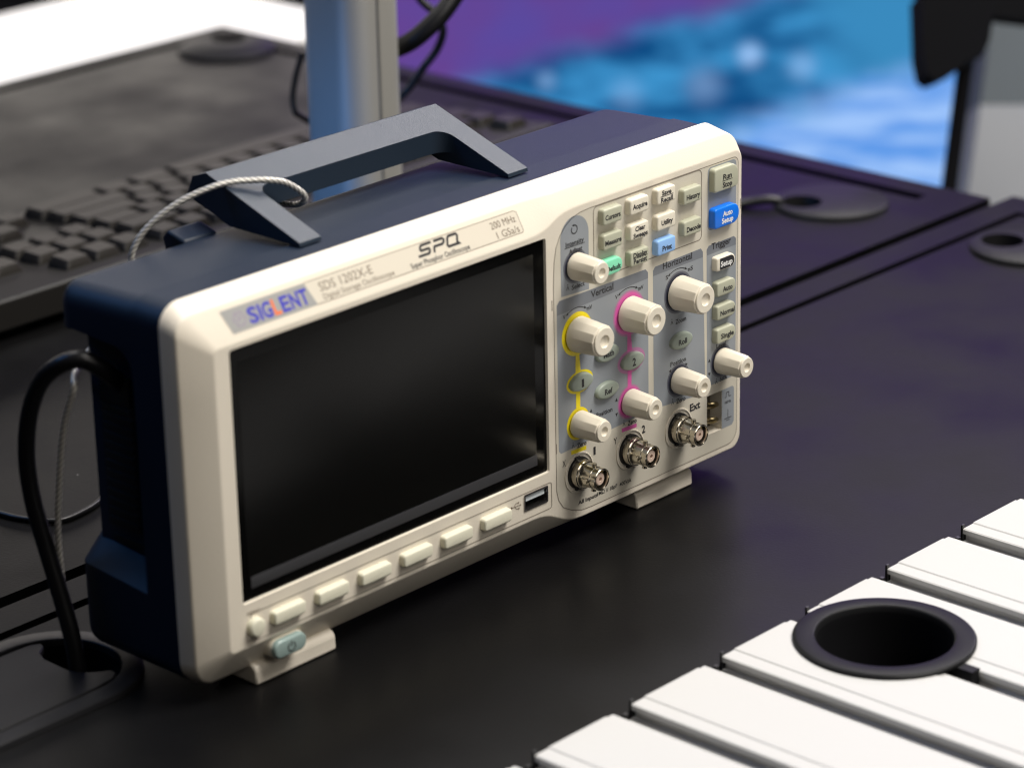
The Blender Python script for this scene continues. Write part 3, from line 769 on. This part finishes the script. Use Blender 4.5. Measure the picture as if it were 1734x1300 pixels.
CUP = (206.2, -155.5)
fdesk = empty('desk', (100, 10, FLOOR), 'black laminate desk the oscilloscope stands on, with white rails along its front', 'desk')
dl = [(-900, -520), (-6, -520), (-6, -116), (532, -116), (532, -520), (722, -520), (722, 133.5), (-900, 133.5)]
bm = bmesh.new(); loft(bm, [zl(dl, -45), zl(dl, -ZD)], cap0=True, cap1=True)
top = obj('desk_top', bm, DESK, fdesk, smooth=0)
boolean(top, [cut_box(-890, 699, 109.6, 115, -21, -10), cut_box(699 - 5, 699, -110, 115, -20.02, -10.02), cut_loop(stadium(-95, -16, 70.5, 26), -44, -5),
              cut_cyl(646, 89, 12, -44, -5)])
bm = bmesh.new(); box(bm, -5.8, 531.8, -520, -116.2, -45, -24.5); boolean(obj('rail_bed', bm, DARK, fdesk, smooth=0), [cut_cyl(CUP[0], CUP[1], 30, -60, 0)])
for x in (-860, 680):
    for y in (-480, 100):
        bm = bmesh.new(); box(bm, x - 20, x + 20, y - 20, y + 20, FLOOR, -45.1); obj('desk_leg', bm, BLACK_P, fdesk, smooth=0)
bdesk = empty('desk', (100, 460, FLOOR), 'black laminate desk behind, carrying the keyboard and the aluminium post', 'desk')
bm = bmesh.new(); box(bm, -900, 711, 141.5, 779, -45, -ZD)
top = obj('desk_top', bm, DESK, bdesk, smooth=0)
boolean(top, [cut_box(684, 693, 172, 768, -20, -10), cut_box(-880, 693, 759, 768, -20.02, -10.02), cut_cyl(633.5, 214, 11.8, -44, -5), cut_cyl(684, 742, 13, -44, -5)])
for x in (-860, 680):
    for y in (190, 740):
        bm = bmesh.new(); box(bm, x - 20, x + 20, y - 20, y + 20, FLOOR, -45.1); obj('desk_leg', bm, BLACK_P, bdesk, smooth=0)

# cable port beside the oscilloscope: a stadium rim with a notched flap
port = D.objects.new('cable_port', None); finish(port, 'cable_port', fdesk, (-20, 70, -ZD))
o1 = stadium(-110, -16, 70.5, 35); o2 = stadium(-110, -16, 70.5, 26.5)
bm = bmesh.new(); loft(bm, [zl(o1, -ZD + .01), zl(inset(o1, .4), -13.4), zl(inset(o1, 1.2), -12.9), zl(inset(o2, -.4), -12.9), zl(o2, -13.3), zl(o2, -30)])
obj('port_rim', bm, DESK_COVER, port, smooth=40)
fl = [(-108, 46), (-14, 46.0), (-5, 47.5), (-1, 50.5), (-1, 53.5), (-5.5, 56.5), (-9.5, 60.5), (-11.6, 66), (-11.5, 74), (-11.2, 81), (-9, 86), (-4.5, 89.5), (-3.5, 92.3), (-7, 94.6), (-14, 95), (-108, 95)]
bm = bmesh.new(); loft(bm, [zl(fl, -16.2), zl(fl, -13.9), zl(inset(fl, .5), -13.4)], cap0=True, cap1=True)
obj('port_flap', bm, DESK_COVER, port, smooth=40)
bm = bmesh.new(); loft(bm, [zl(o2, -29), zl(o2, -30)], cap0=True, cap1=True); obj('port_floor', bm, VENT, port, smooth=0)
# round grommets
def grommet(parent, cx, cy, hx, hy, hr, r=31, slot=False):
    b = bmesh.new()
    n = 48; O = [(cx + r * math.cos(2 * PI * k / n), cy + r * math.sin(2 * PI * k / n)) for k in range(n)]
    H = [(hx + hr * math.cos(2 * PI * k / n), hy + hr * math.sin(2 * PI * k / n)) for k in range(n)]
    loft(b, [zl(O, -ZD + .02), zl(inset(O, .3), -13.6), zl(inset(O, 1.2), -13.0), zl(H, -13.0), zl(H, -14.0)])
    g = obj('cable_grommet', b, DESK_COVER, parent, smooth=40)
    b = bmesh.new(); lathe_z(b, hx, hy, [(hr, -13.95), (hr, -43)], 48, False, True); obj('grommet_well', b, VENT, g, smooth=40)
grommet(bdesk, 646, 203, 633.5, 214, 11.3, 32)
grommet(bdesk, 668, 727, 684, 742, 12, 33)
grommet(fdesk, 651, 74, 646, 89, 11.5, 33)
bm = bmesh.new(); tube(bm, spline([(627, 219, -30), (626, 221, -15), (621, 226, -11.3), (608, 238, -12.9), (588, 252, -13.4), (560, 258, -13.4), (520, 252, -13.4)], 8), 2.6, 10)
tag(obj('desk_cable', bm, CABLE, None, origin=(632, 216, -ZD), smooth=60), 'black cable lying on the back desk and dropping into the round grommet near its corner', 'cable')

# ------------------------------------------------------------------ white slats with the round cup
SX = [313.4 + 52.6 * (k - 5) for k in range(-1, 10)]
prof = [(0, -24), (0, -12.1), (.6, -11.5), (42.3, -11.5), (42.9, -12.1), (42.9, -18.2), (51.9, -18.2), (51.9, -24)]
proto = None
CUP = (206.2, -155.5)
slats = []
for k, x0 in enumerate(SX):
    cutme = (x0 < CUP[0] + 33 and x0 + 52 > CUP[0] - 33)
    b = bmesh.new()
    pr_ = [(.9, -11.5 - .02)]
    # a shallow shoulder along both long edges
    P_ = [(0, -24), (0, -12.3), (.7, -11.95), (7.0, -11.95), (7.6, -11.5), (38.4, -11.5), (39.1, -12.05), (42.2, -12.05), (42.9, -12.5), (42.9, -13.4), (40.5, -13.4), (40.5, -17.8), (51.9, -17.8), (51.9, -24)]
    P_ = [(0, -24), (0, -17.6), (2.2, -17.6), (2.2, -14.2), (0, -14.2)] + P_[1:]
    loft(b, [[(x0 + x, -117, z) for x, z in P_], [(x0 + x, -520, z) for x, z in P_]], cap0=True, cap1=True)
    if proto is None or cutme:
        s = obj('table_rail', b, SLAT, None, origin=(x0, -117, -ZD), smooth=0)
        bc = bmesh.new(); box(bc, x0 - .2, x0 + 1.4, -116.9, -116.05, -20, -10.4); box(bc, x0 - 4.5, x0 - 2.6, -118.0, -116.3, -24, -14.5)
        obj('end_clip', bc, BLACK_P, s, smooth=0)
        if cutme: boolean(s, [cut_cyl(CUP[0], CUP[1], 30, -30, 0)])
        else: proto = s
    else:
        b.free(); s = copy_tree(proto); s.location = M((x0, -117, -ZD))
    slats.append(s)
LB = ['white metal rail barely showing at the bottom edge, lowest visible of the row',
      'white metal rail, second visible from the bottom of the row',
      'white metal rail just below the two that carry the round cup insert',
      'white metal rail under the lower left half of the round black cup insert',
      'white metal rail under the upper right half of the round black cup insert',
      'white metal rail just above the two that carry the round cup insert',
      'white metal rail topmost of the row, cut by the right edge'] + ['white metal rail continuing the row past the right edge of the picture'] * 4
for s, l in zip(slats, LB): tag(s, l, 'rail', 'white rails along the desk front')
bm = bmesh.new()
lathe_z(bm, CUP[0], CUP[1], [(29.8, -20), (29.8, -11.55), (35.0, -11.45), (35.0, -10.3), (34.5, -9.9), (33.6, -9.7), (27.6, -9.6), (26.8, -9.8), (26.4, -10.3), (26.2, -12.5)], 72)
box(bm, CUP[0] - 2.5, CUP[0] + 2.5, CUP[1] - 42, CUP[1] - 33, -17.8, -11.2)
cup = obj('cup_insert', bm, GLOSS_BLACK, None, origin=(CUP[0], CUP[1], -ZD), smooth=40)
bm = bmesh.new(); lathe_z(bm, CUP[0], CUP[1], [(26.2, -12.4), (25.8, -16), (24.4, -80), (22, -84)], 72, cap1=True)
obj('cup_well', bm, SOOT, cup, smooth=40)
tag(cup, 'round glossy black cup insert sunk into the white rails', 'cup insert')

# ------------------------------------------------------------------ keyboard on the back desk (its back edge towards the camera)
kx0, kx1, ky0, ky1 = 172.0, 616.0, 380.0, 524.0
def kz(y): return 6.5 - (y - ky0) * 0.09
kb = empty('keyboard', ((kx0 + kx1) / 2, 450, -ZD), 'dark grey full size keyboard lying on the back desk behind the oscilloscope', 'keyboard')
bm = bmesh.new()
sec = [(ky0, -ZD + 6), (ky0 + 1.5, kz(ky0) - 1.5), (ky0 + 4, kz(ky0 + 4)), (ky1 - 3, kz(ky1 - 3)), (ky1, kz(ky1) - 3), (ky1, -ZD + 1), (ky0 + 8, -ZD + 2.5)]
loft(bm, [[(kx0, y, z) for y, z in sec], [(kx1, y, z) for y, z in sec]], cap0=True, cap1=True)
obj('keyboard_base', bm, KB_BODY, kb, smooth=30, bevel=1)
for x in (kx0 + 40, kx1 - 40):
    bm = bmesh.new(); box(bm, x - 15, x + 15, ky0 + 10, ky0 + 15, -ZD + .05, -8); obj('keyboard_foot', bm, BLACK_P, kb, smooth=0)
keymesh = {}
U = 19.05
def keycap(u, row, width, depth=1):
    """u: key units from the user's left (the far user's left is +x); row 0 = function row (near the camera)"""
    xr = kx1 - 9 - u * U; xl = xr - width * U
    y = ky0 + 13 + (row * U + (4 if row > 0 else 0))
    cx, cy = (xl + xr) / 2, y + U * depth / 2
    kk = (width, depth)
    if kk not in keymesh:
        b = bmesh.new(); w, h = width * U - 2.2, depth * U - 2.2
        A = rr(cx, cy, w, h, 1.6, 3); B = rr(cx, cy, w - 3.8, h - 3.8, 1.6, 3); z0 = kz(cy)
        loft(b, [zl(A, z0 - .3), zl(A, z0 + 1.5), zl(B, z0 + 5.4)], cap1=True, cap0=True)
        keymesh[kk] = obj('key', b, KB_KEY, kb, origin=(cx, cy, kz(cy)), smooth=30)
    else:
        o = keymesh[kk].copy(); COL.objects.link(o); o.location = M((cx, cy, kz(cy))) - WL[kb]
rowsU = [
    [(0, 1), (2, 1), (3, 1), (4, 1), (5, 1), (6.5, 1), (7.5, 1), (8.5, 1), (9.5, 1), (11, 1), (12, 1), (13, 1), (14, 1), (15.3, 1), (16.3, 1), (17.3, 1)],
    [(i, 1) for i in range(13)] + [(13, 2), (15.3, 1), (16.3, 1), (17.3, 1), (18.7, 1), (19.7, 1), (20.7, 1), (21.7, 1)],
    [(0, 1.5)] + [(1.5 + i, 1) for i in range(12)] + [(13.5, 1.5), (15.3, 1), (16.3, 1), (17.3, 1), (18.7, 1), (19.7, 1), (20.7, 1)],
    [(0, 1.75)] + [(1.75 + i, 1) for i in range(11)] + [(12.75, 2.25), (18.7, 1), (19.7, 1), (20.7, 1)],
    [(0, 2.25)] + [(2.25 + i, 1) for i in range(10)] + [(12.25, 2.75), (16.3, 1), (18.7, 1), (19.7, 1), (20.7, 1)],
    [(0, 1.5), (1.5, 1.25), (2.75, 7), (9.75, 1.5), (11.25, 1.25), (12.5, 2.5), (15.3, 1), (16.3, 1), (17.3, 1), (18.7, 2), (20.7, 1)],
]
cnt = 0
for r_, row in enumerate(rowsU):
    for u, w in row:
        if cnt < 100: keycap(u, r_, w); cnt += 1

# ------------------------------------------------------------------ aluminium post
post = empty('aluminium_post', (395, 317, -ZD), 'tall brushed aluminium monitor post standing on the back desk behind the oscilloscope', 'post')
bm = bmesh.new(); loft(bm, [zl(rr(395, 321, 40, 43, 14, 9), z) for z in (-9, 760)], cap0=True, cap1=True)
obj('post_column', bm, POLE, post, smooth=40)
bm = bmesh.new(); box(bm, 392.2, 393.6, 299.0, 299.62, -9, 760); obj('post_groove', bm, mat('groove_grey', (0.20, 0.195, 0.18), 0.5, 0.6), post, smooth=0)
bm = bmesh.new(); loft(bm, [zl(rr(395, 317, 54, 50, 9, 6), -ZD + .02), zl(rr(395, 317, 54, 50, 9, 6), -10), zl(rr(395, 317, 48, 44, 8, 6), -8.9)], cap0=True, cap1=True)
obj('post_base', bm, BLACK_P, post, smooth=40)

# ------------------------------------------------------------------ things placed by direction and distance from the camera
CAMP = Vector((-650.29, -767.94, 490.34)); FPX = 5122.819
RT = Vector((0.67893, -0.73393, -0.02)); DN = Vector((-0.27237, -0.22647, -0.93516)); FW = Vector((0.68181, 0.64035, -0.35366))
def far(px, py, depth):
    return CAMP + (RT * ((px - 867) / FPX) + DN * ((py - 650) / FPX) + FW) * depth

bm = bmesh.new(); tube(bm, spline([far(640, 92, 1560), far(690, 74, 1552), far(728, 44, 1550), far(760, 8, 1552), far(800, -60, 1560), far(850, -180, 1580)], 8), 5.0, 12)
tag(obj('post_cable', bm, CABLE, None, origin=far(690, 74, 1552), smooth=60), 'thick black cable curving up from the right side of the aluminium post', 'cable')
bm = bmesh.new(); tube(bm, spline([far(690, -40, 1640), far(712, 0, 1640), far(738, 24, 1642), far(750, 52, 1645), far(740, 84, 1650), far(716, 116, 1655), far(692, 150, 1660), far(660, 180, 1665)], 8), 2.3, 10)
tag(obj('post_cable', bm, CABLE, None, origin=far(750, 52, 1645), smooth=60), 'thin black cable hanging in a loop beside the thick one at the post', 'cable')
bm = bmesh.new(); tube(bm, spline([far(512, 90, 1640), far(501, 130, 1640), far(496, 165, 1640), far(500, 190, 1640), far(508, 196, 1642), far(540, 215, 1650)], 8), 1.8, 10)
tag(obj('post_cable', bm, CABLE, None, origin=far(496, 165, 1640), smooth=60), 'thin dark cable loop peeking out left of the aluminium post', 'cable')

# white counter beyond the desk
wc = empty('white_counter', (600, 930, FLOOR), 'white counter standing beyond the back desk', 'counter')
bm = bmesh.new(); box(bm, -700, 910, 838, 1079, -95, -60); obj('counter_top', bm, COUNTER, wc, smooth=0, bevel=2)
bm = bmesh.new(); box(bm, -690, 890, 850, 1060, FLOOR, -95.1); obj('counter_body', bm, COUNTER, wc, smooth=0)

# LED wall
hd = math.radians(50)
fw2 = Vector((math.sin(hd), math.cos(hd), 0)); rt2 = Vector((math.cos(hd), -math.sin(hd), 0))
c0 = Vector((CAMP.x, CAMP.y, 0)) + fw2 * 3400
led = empty('video_wall', (c0.x, c0.y, FLOOR), 'large glowing video wall showing a blurred blue and purple picture', 'video wall')
def ledbox(bm, u0, u1, v0, v1, z0, z1):
    P = [(u0, v0, z0), (u1, v0, z0), (u1, v1, z0), (u0, v1, z0), (u0, v0, z1), (u1, v0, z1), (u1, v1, z1), (u0, v1, z1)]
    v = [bm.verts.new((c0 + rt2 * u + fw2 * w + Vector((0, 0, z)))) for u, w, z in P]
    for f in ((0, 3, 2, 1), (4, 5, 6, 7), (0, 1, 5, 4), (1, 2, 6, 5), (2, 3, 7, 6), (3, 0, 4, 7)): bm.faces.new([v[i] for i in f])
LED = D.materials.new('video_wall_picture'); LED.use_nodes = True
nt = LED.node_tree; nt.nodes.clear()
N = lambda t: nt.nodes.new(t); K = nt.links.new
out = N('ShaderNodeOutputMaterial'); em = N('ShaderNodeEmission'); K(em.outputs[0], out.inputs[0])
tc = N('ShaderNodeTexCoord')
# object coordinates: along the wall and up (metres, origin at the wall's foot)
dotu = N('ShaderNodeVectorMath'); dotu.operation = 'DOT_PRODUCT'; dotu.inputs[1].default_value = rt2; K(tc.outputs['Object'], dotu.inputs[0])
sep = N('ShaderNodeSeparateXYZ'); K(tc.outputs['Object'], sep.inputs[0])
cmb = N('ShaderNodeCombineXYZ'); K(dotu.outputs['Value'], cmb.inputs[0]); K(sep.outputs['Z'], cmb.inputs[1])
def ramp(fac, stops):
    r = N('ShaderNodeValToRGB'); K(fac, r.inputs[0])
    while len(r.color_ramp.elements) < len(stops): r.color_ramp.elements.new(0.5)
    for e, (p, c) in zip(r.color_ramp.elements, stops): e.position = p; e.color = lin(c)
    return r.outputs['Color']
def math_(op, a, b=None, c=None):
    m = N('ShaderNodeMath'); m.operation = op
    for i, v in enumerate((a, b, c)):
        if v is None: continue
        if isinstance(v, (int, float)): m.inputs[i].default_value = v
        else: K(v, m.inputs[i])
    return m.outputs[0]
U_, Z_ = dotu.outputs['Value'], sep.outputs['Z']
def noise(scale, detail, amp):
    n_ = N('ShaderNodeTexNoise'); n_.inputs['Scale'].default_value = scale; n_.inputs['Detail'].default_value = detail; K(cmb.outputs[0], n_.inputs['Vector'])
    return math_('MULTIPLY', math_('SUBTRACT', n_.outputs['Fac'], 0.5), amp)
def sstep(v, a, b):
    m_ = N('ShaderNodeMapRange'); m_.interpolation_type = 'SMOOTHSTEP'; m_.inputs['From Min'].default_value = a; m_.inputs['From Max'].default_value = b; K(v, m_.inputs['Value'])
    return m_.outputs['Result']
def mixc(f, a, b):
    x_ = N('ShaderNodeMix'); x_.data_type = 'RGBA'; K(f, x_.inputs[0])
    for k_, c_ in ((6, a), (7, b)):
        if isinstance(c_, tuple): x_.inputs[k_].default_value = lin(c_)
        else: K(c_, x_.inputs[k_])
    return x_.outputs[2]
wob = noise(14, 3, 0.07)
mrot = N('ShaderNodeMapping'); mrot.inputs['Rotation'].default_value = (0, 0, -0.5); mrot.inputs['Scale'].default_value = (0.7, 1.9, 1); K(cmb.outputs[0], mrot.inputs['Vector'])
mn = N('ShaderNodeTexNoise'); mn.inputs['Scale'].default_value = 13; mn.inputs['Detail'].default_value = 4; K(mrot.outputs[0], mn.inputs['Vector'])
mid = mixc(sstep(mn.outputs['Fac'], 0.36, 0.66), (14, 76, 132), (62, 148, 206))
right_teal = sstep(math_('ADD', U_, math_('MULTIPLY', Z_, 0.5)), 0.32, 0.44)
mid = mixc(right_teal, mid, (58, 138, 190))
for su, sz_, sr, amt in ((0.092, 0.372, 0.022, 0.9), (0.152, 0.358, 0.026, 0.45), (-0.143, 0.343, 0.017, 0.45), (-0.05, 0.326, 0.03, 0.28), (0.040, 0.336, 0.036, 0.34)):
    dd = N('ShaderNodeVectorMath'); dd.operation = 'DISTANCE'; K(cmb.outputs[0], dd.inputs[0]); dd.inputs[1].default_value = (su, sz_, 0)
    mid = mixc(math_('MULTIPLY', sstep(math_('MULTIPLY', dd.outputs['Value'], -1.0), -sr, 0.0), amt), mid, (165, 205, 255))
pale = math_('ADD', math_('SUBTRACT', math_('ADD', math_('MULTIPLY', math_('SUBTRACT', U_, 0.045), 0.34), 0.287), Z_), wob)
streak = N('ShaderNodeTexNoise'); streak.inputs['Scale'].default_value = 20; streak.inputs['Detail'].default_value = 3
rot = N('ShaderNodeMapping'); rot.inputs['Rotation'].default_value = (0, 0, -0.35); rot.inputs['Scale'].default_value = (0.5, 2.4, 1); K(cmb.outputs[0], rot.inputs['Vector']); K(rot.outputs[0], streak.inputs['Vector'])
pcol = mixc(sstep(streak.outputs['Fac'], 0.35, 0.65), (88, 150, 232), (160, 198, 252))
mid = mixc(sstep(pale, -0.012, 0.045), mid, pcol)
purp = math_('ADD', math_('SUBTRACT', Z_, math_('ADD', math_('MULTIPLY', math_('ADD', U_, 0.2), 0.29), 0.352)), math_('MULTIPLY', wob, 0.5))
vio = mixc(sstep(noise(9, 2, 1.0), -0.2, 0.22), (104, 66, 142), (90, 74, 158))
col = mixc(sstep(purp, -0.022, 0.022), mid, vio)
upper_boost = N('ShaderNodeMapRange'); upper_boost.inputs['From Min'].default_value = 0.5; upper_boost.inputs['From Max'].default_value = 0.9; upper_boost.inputs['To Min'].default_value = 1.0; upper_boost.inputs['To Max'].default_value = 2.1; K(Z_, upper_boost.inputs['Value'])  # unseen upper part made brighter, to lay a purple sheen on the desk
K(col, em.inputs['Color']); K(upper_boost.outputs['Result'], em.inputs['Strength'])
bm = bmesh.new(); ledbox(bm, -0.36e3, 1.2e3, 0, 30, FLOOR + 40, 1500); obj('wall_picture', bm, LED, led, smooth=0)
bm = bmesh.new(); ledbox(bm, -0.40e3, 1.24e3, 31, 120, FLOOR, 1540); obj('wall_frame', bm, BLACK_P, led, smooth=0)

# dark display on a leaning post, and the grey pillar panel, beyond the desk's right end
ds = empty('display_stand', tuple(far(1610, 200, 2050)[:2]) + (FLOOR,), 'black display on a slim leaning post beyond the right end of the desk', 'display stand')
def prism_px(bm, loop, d0, d1):
    loft(bm, [[far(x, y, d0) for x, y in loop], [far(x * 1.0, y, d0) + FW * (d1 - d0) for x, y in loop]], cap0=True, cap1=True)
bm = bmesh.new(); prism_px(bm, [(1556, -260), (1990, -260), (1990, 62), (1734, 34), (1680, 27), (1560, 10)], 2050, 2085); obj('display_panel', bm, SOOT, ds, smooth=0)
bm = bmesh.new(); prism_px(bm, [(1561, -10), (1688, -10), (1682, 30), (1676, 70), (1664, 95), (1638, 104), (1624, 118), (1602, 130), (1584, 136), (1571, 126), (1564, 90)], 1990, 2049); obj('display_bracket', bm, SOOT, ds, smooth=30)
bm = bmesh.new(); tube(bm, [far(1649, 30, 2060), far(1632, 130, 2060), far(1608, 315, 2060), far(1520, 985, 2060)], 5.6, 14); obj('display_post', bm, SOOT, ds, smooth=60)
pl_ = empty('grey_pillar', tuple(far(1700, 200, 2350)[:2]) + (FLOOR,), 'pale grey pillar panel with a darker upper half at the right edge', 'pillar')
bm = bmesh.new(); prism_px(bm, [(1660, 178), (1800, 178), (1740, 760), (1578, 760)], 2350, 2480); obj('pillar_panel', bm, PILLAR, pl_, smooth=0)
bm = bmesh.new(); prism_px(bm, [(1700, -120), (1840, -120), (1800, 177.6), (1660, 177.6)], 2350, 2480); obj('pillar_cap', bm, PILLAR_D, pl_, smooth=0)

# floor
bm = bmesh.new(); box(bm, -9000, 12000, -9000, 12000, FLOOR - 20, FLOOR); tag(obj('floor', bm, DARK, None, smooth=0), kind='structure')

# ------------------------------------------------------------------ light
def area(name, pos, target, sx, sy, power, col):
    l = D.lights.new(name, 'AREA'); l.shape = 'RECTANGLE'; l.size = sx; l.size_y = sy; l.energy = power; l.color = col
    o = D.objects.new(name, l); COL.objects.link(o)
    o.location = M(pos); o.rotation_euler = (M(target) - M(pos)).to_track_quat('-Z', 'Y').to_euler()
    return o
T0 = (156, 30, 60)
area('ceiling_light', (800, -850, 2100), T0, 1.1, 1.1, 86, (1.0, 0.955, 0.895))
area('ceiling_light', (1800, 650, 1800), T0, 1.1, 1.0, 30, (1.0, 0.96, 0.93))
area('fill_light', (-300, -1900, 1500), T0, 1.0, 1.0, 10, (1.0, 0.94, 0.86))
area('sheen_light', (2000, 2900, 520), (450, 600, -ZD), 2.2, 0.7, 10.5, (1.0, 0.92, 0.84))  # added lamp: its reflection brightens the back desk
area('blue_light', (-500, 1050, 1150), (120, 100, 100), 0.5, 0.5, 4, (0.10, 0.38, 1.0))
sl = D.lights.new('blue_spot', 'SPOT'); sl.energy = 19.0; sl.color = (0.14, 0.40, 1.0); sl.spot_size = math.radians(15); sl.spot_blend = 0.9; sl.shadow_soft_size = 0.06  # added narrow spot that turns the post's left face blue
so_ = D.objects.new('blue_spot', sl); COL.objects.link(so_); so_.location = M((-480, 262, 250)); so_.rotation_euler = (M((375, 300, 45)) - M((-480, 262, 250))).to_track_quat('-Z', 'Y').to_euler()
area('sheen_light', (3000, 1250, 1380), (500, 0, -ZD), 1.8, 1.0, 105, (0.95, 0.89, 1.0))  # added lamp: violet sheen on the right of the desk and the case top
area('counter_light', (500, 1200, 1800), (500, 930, -60), 1.0, 0.5, 12, (1.0, 0.98, 0.95))

w = D.worlds.new('World'); SC.world = w; w.use_nodes = True
bg = w.node_tree.nodes['Background']; bg.inputs[0].default_value = (0.9, 0.85, 0.9, 1); bg.inputs[1].default_value = 0.018

# ------------------------------------------------------------------ camera
cam = D.cameras.new('camera'); co = D.objects.new('camera', cam); COL.objects.link(co)
mm = Matrix((RT, -DN, -FW)).transposed().to_4x4(); mm.translation = M(CAMP)
co.matrix_world = mm
cam.sensor_width = 36; cam.lens = FPX / 1734 * 36; cam.clip_start = 0.05; cam.clip_end = 60
cam.dof.use_dof = True; cam.dof.focus_distance = 1.26; cam.dof.aperture_fstop = 9.0
SC.camera = co
SC.view_settings.view_transform = 'Standard'; SC.view_settings.look = 'None'; SC.view_settings.exposure = 0; SC.view_settings.gamma = 1
SC.view_settings.use_curve_mapping = False
SC.render.engine = 'CYCLES'
SC.cycles.use_denoising = True
SC.cycles.filter_width = 1.15
SC.cycles.sample_clamp_indirect = 1.5
SC.cycles.caustics_reflective = False; SC.cycles.caustics_refractive = False
SC.cycles.max_bounces = 8
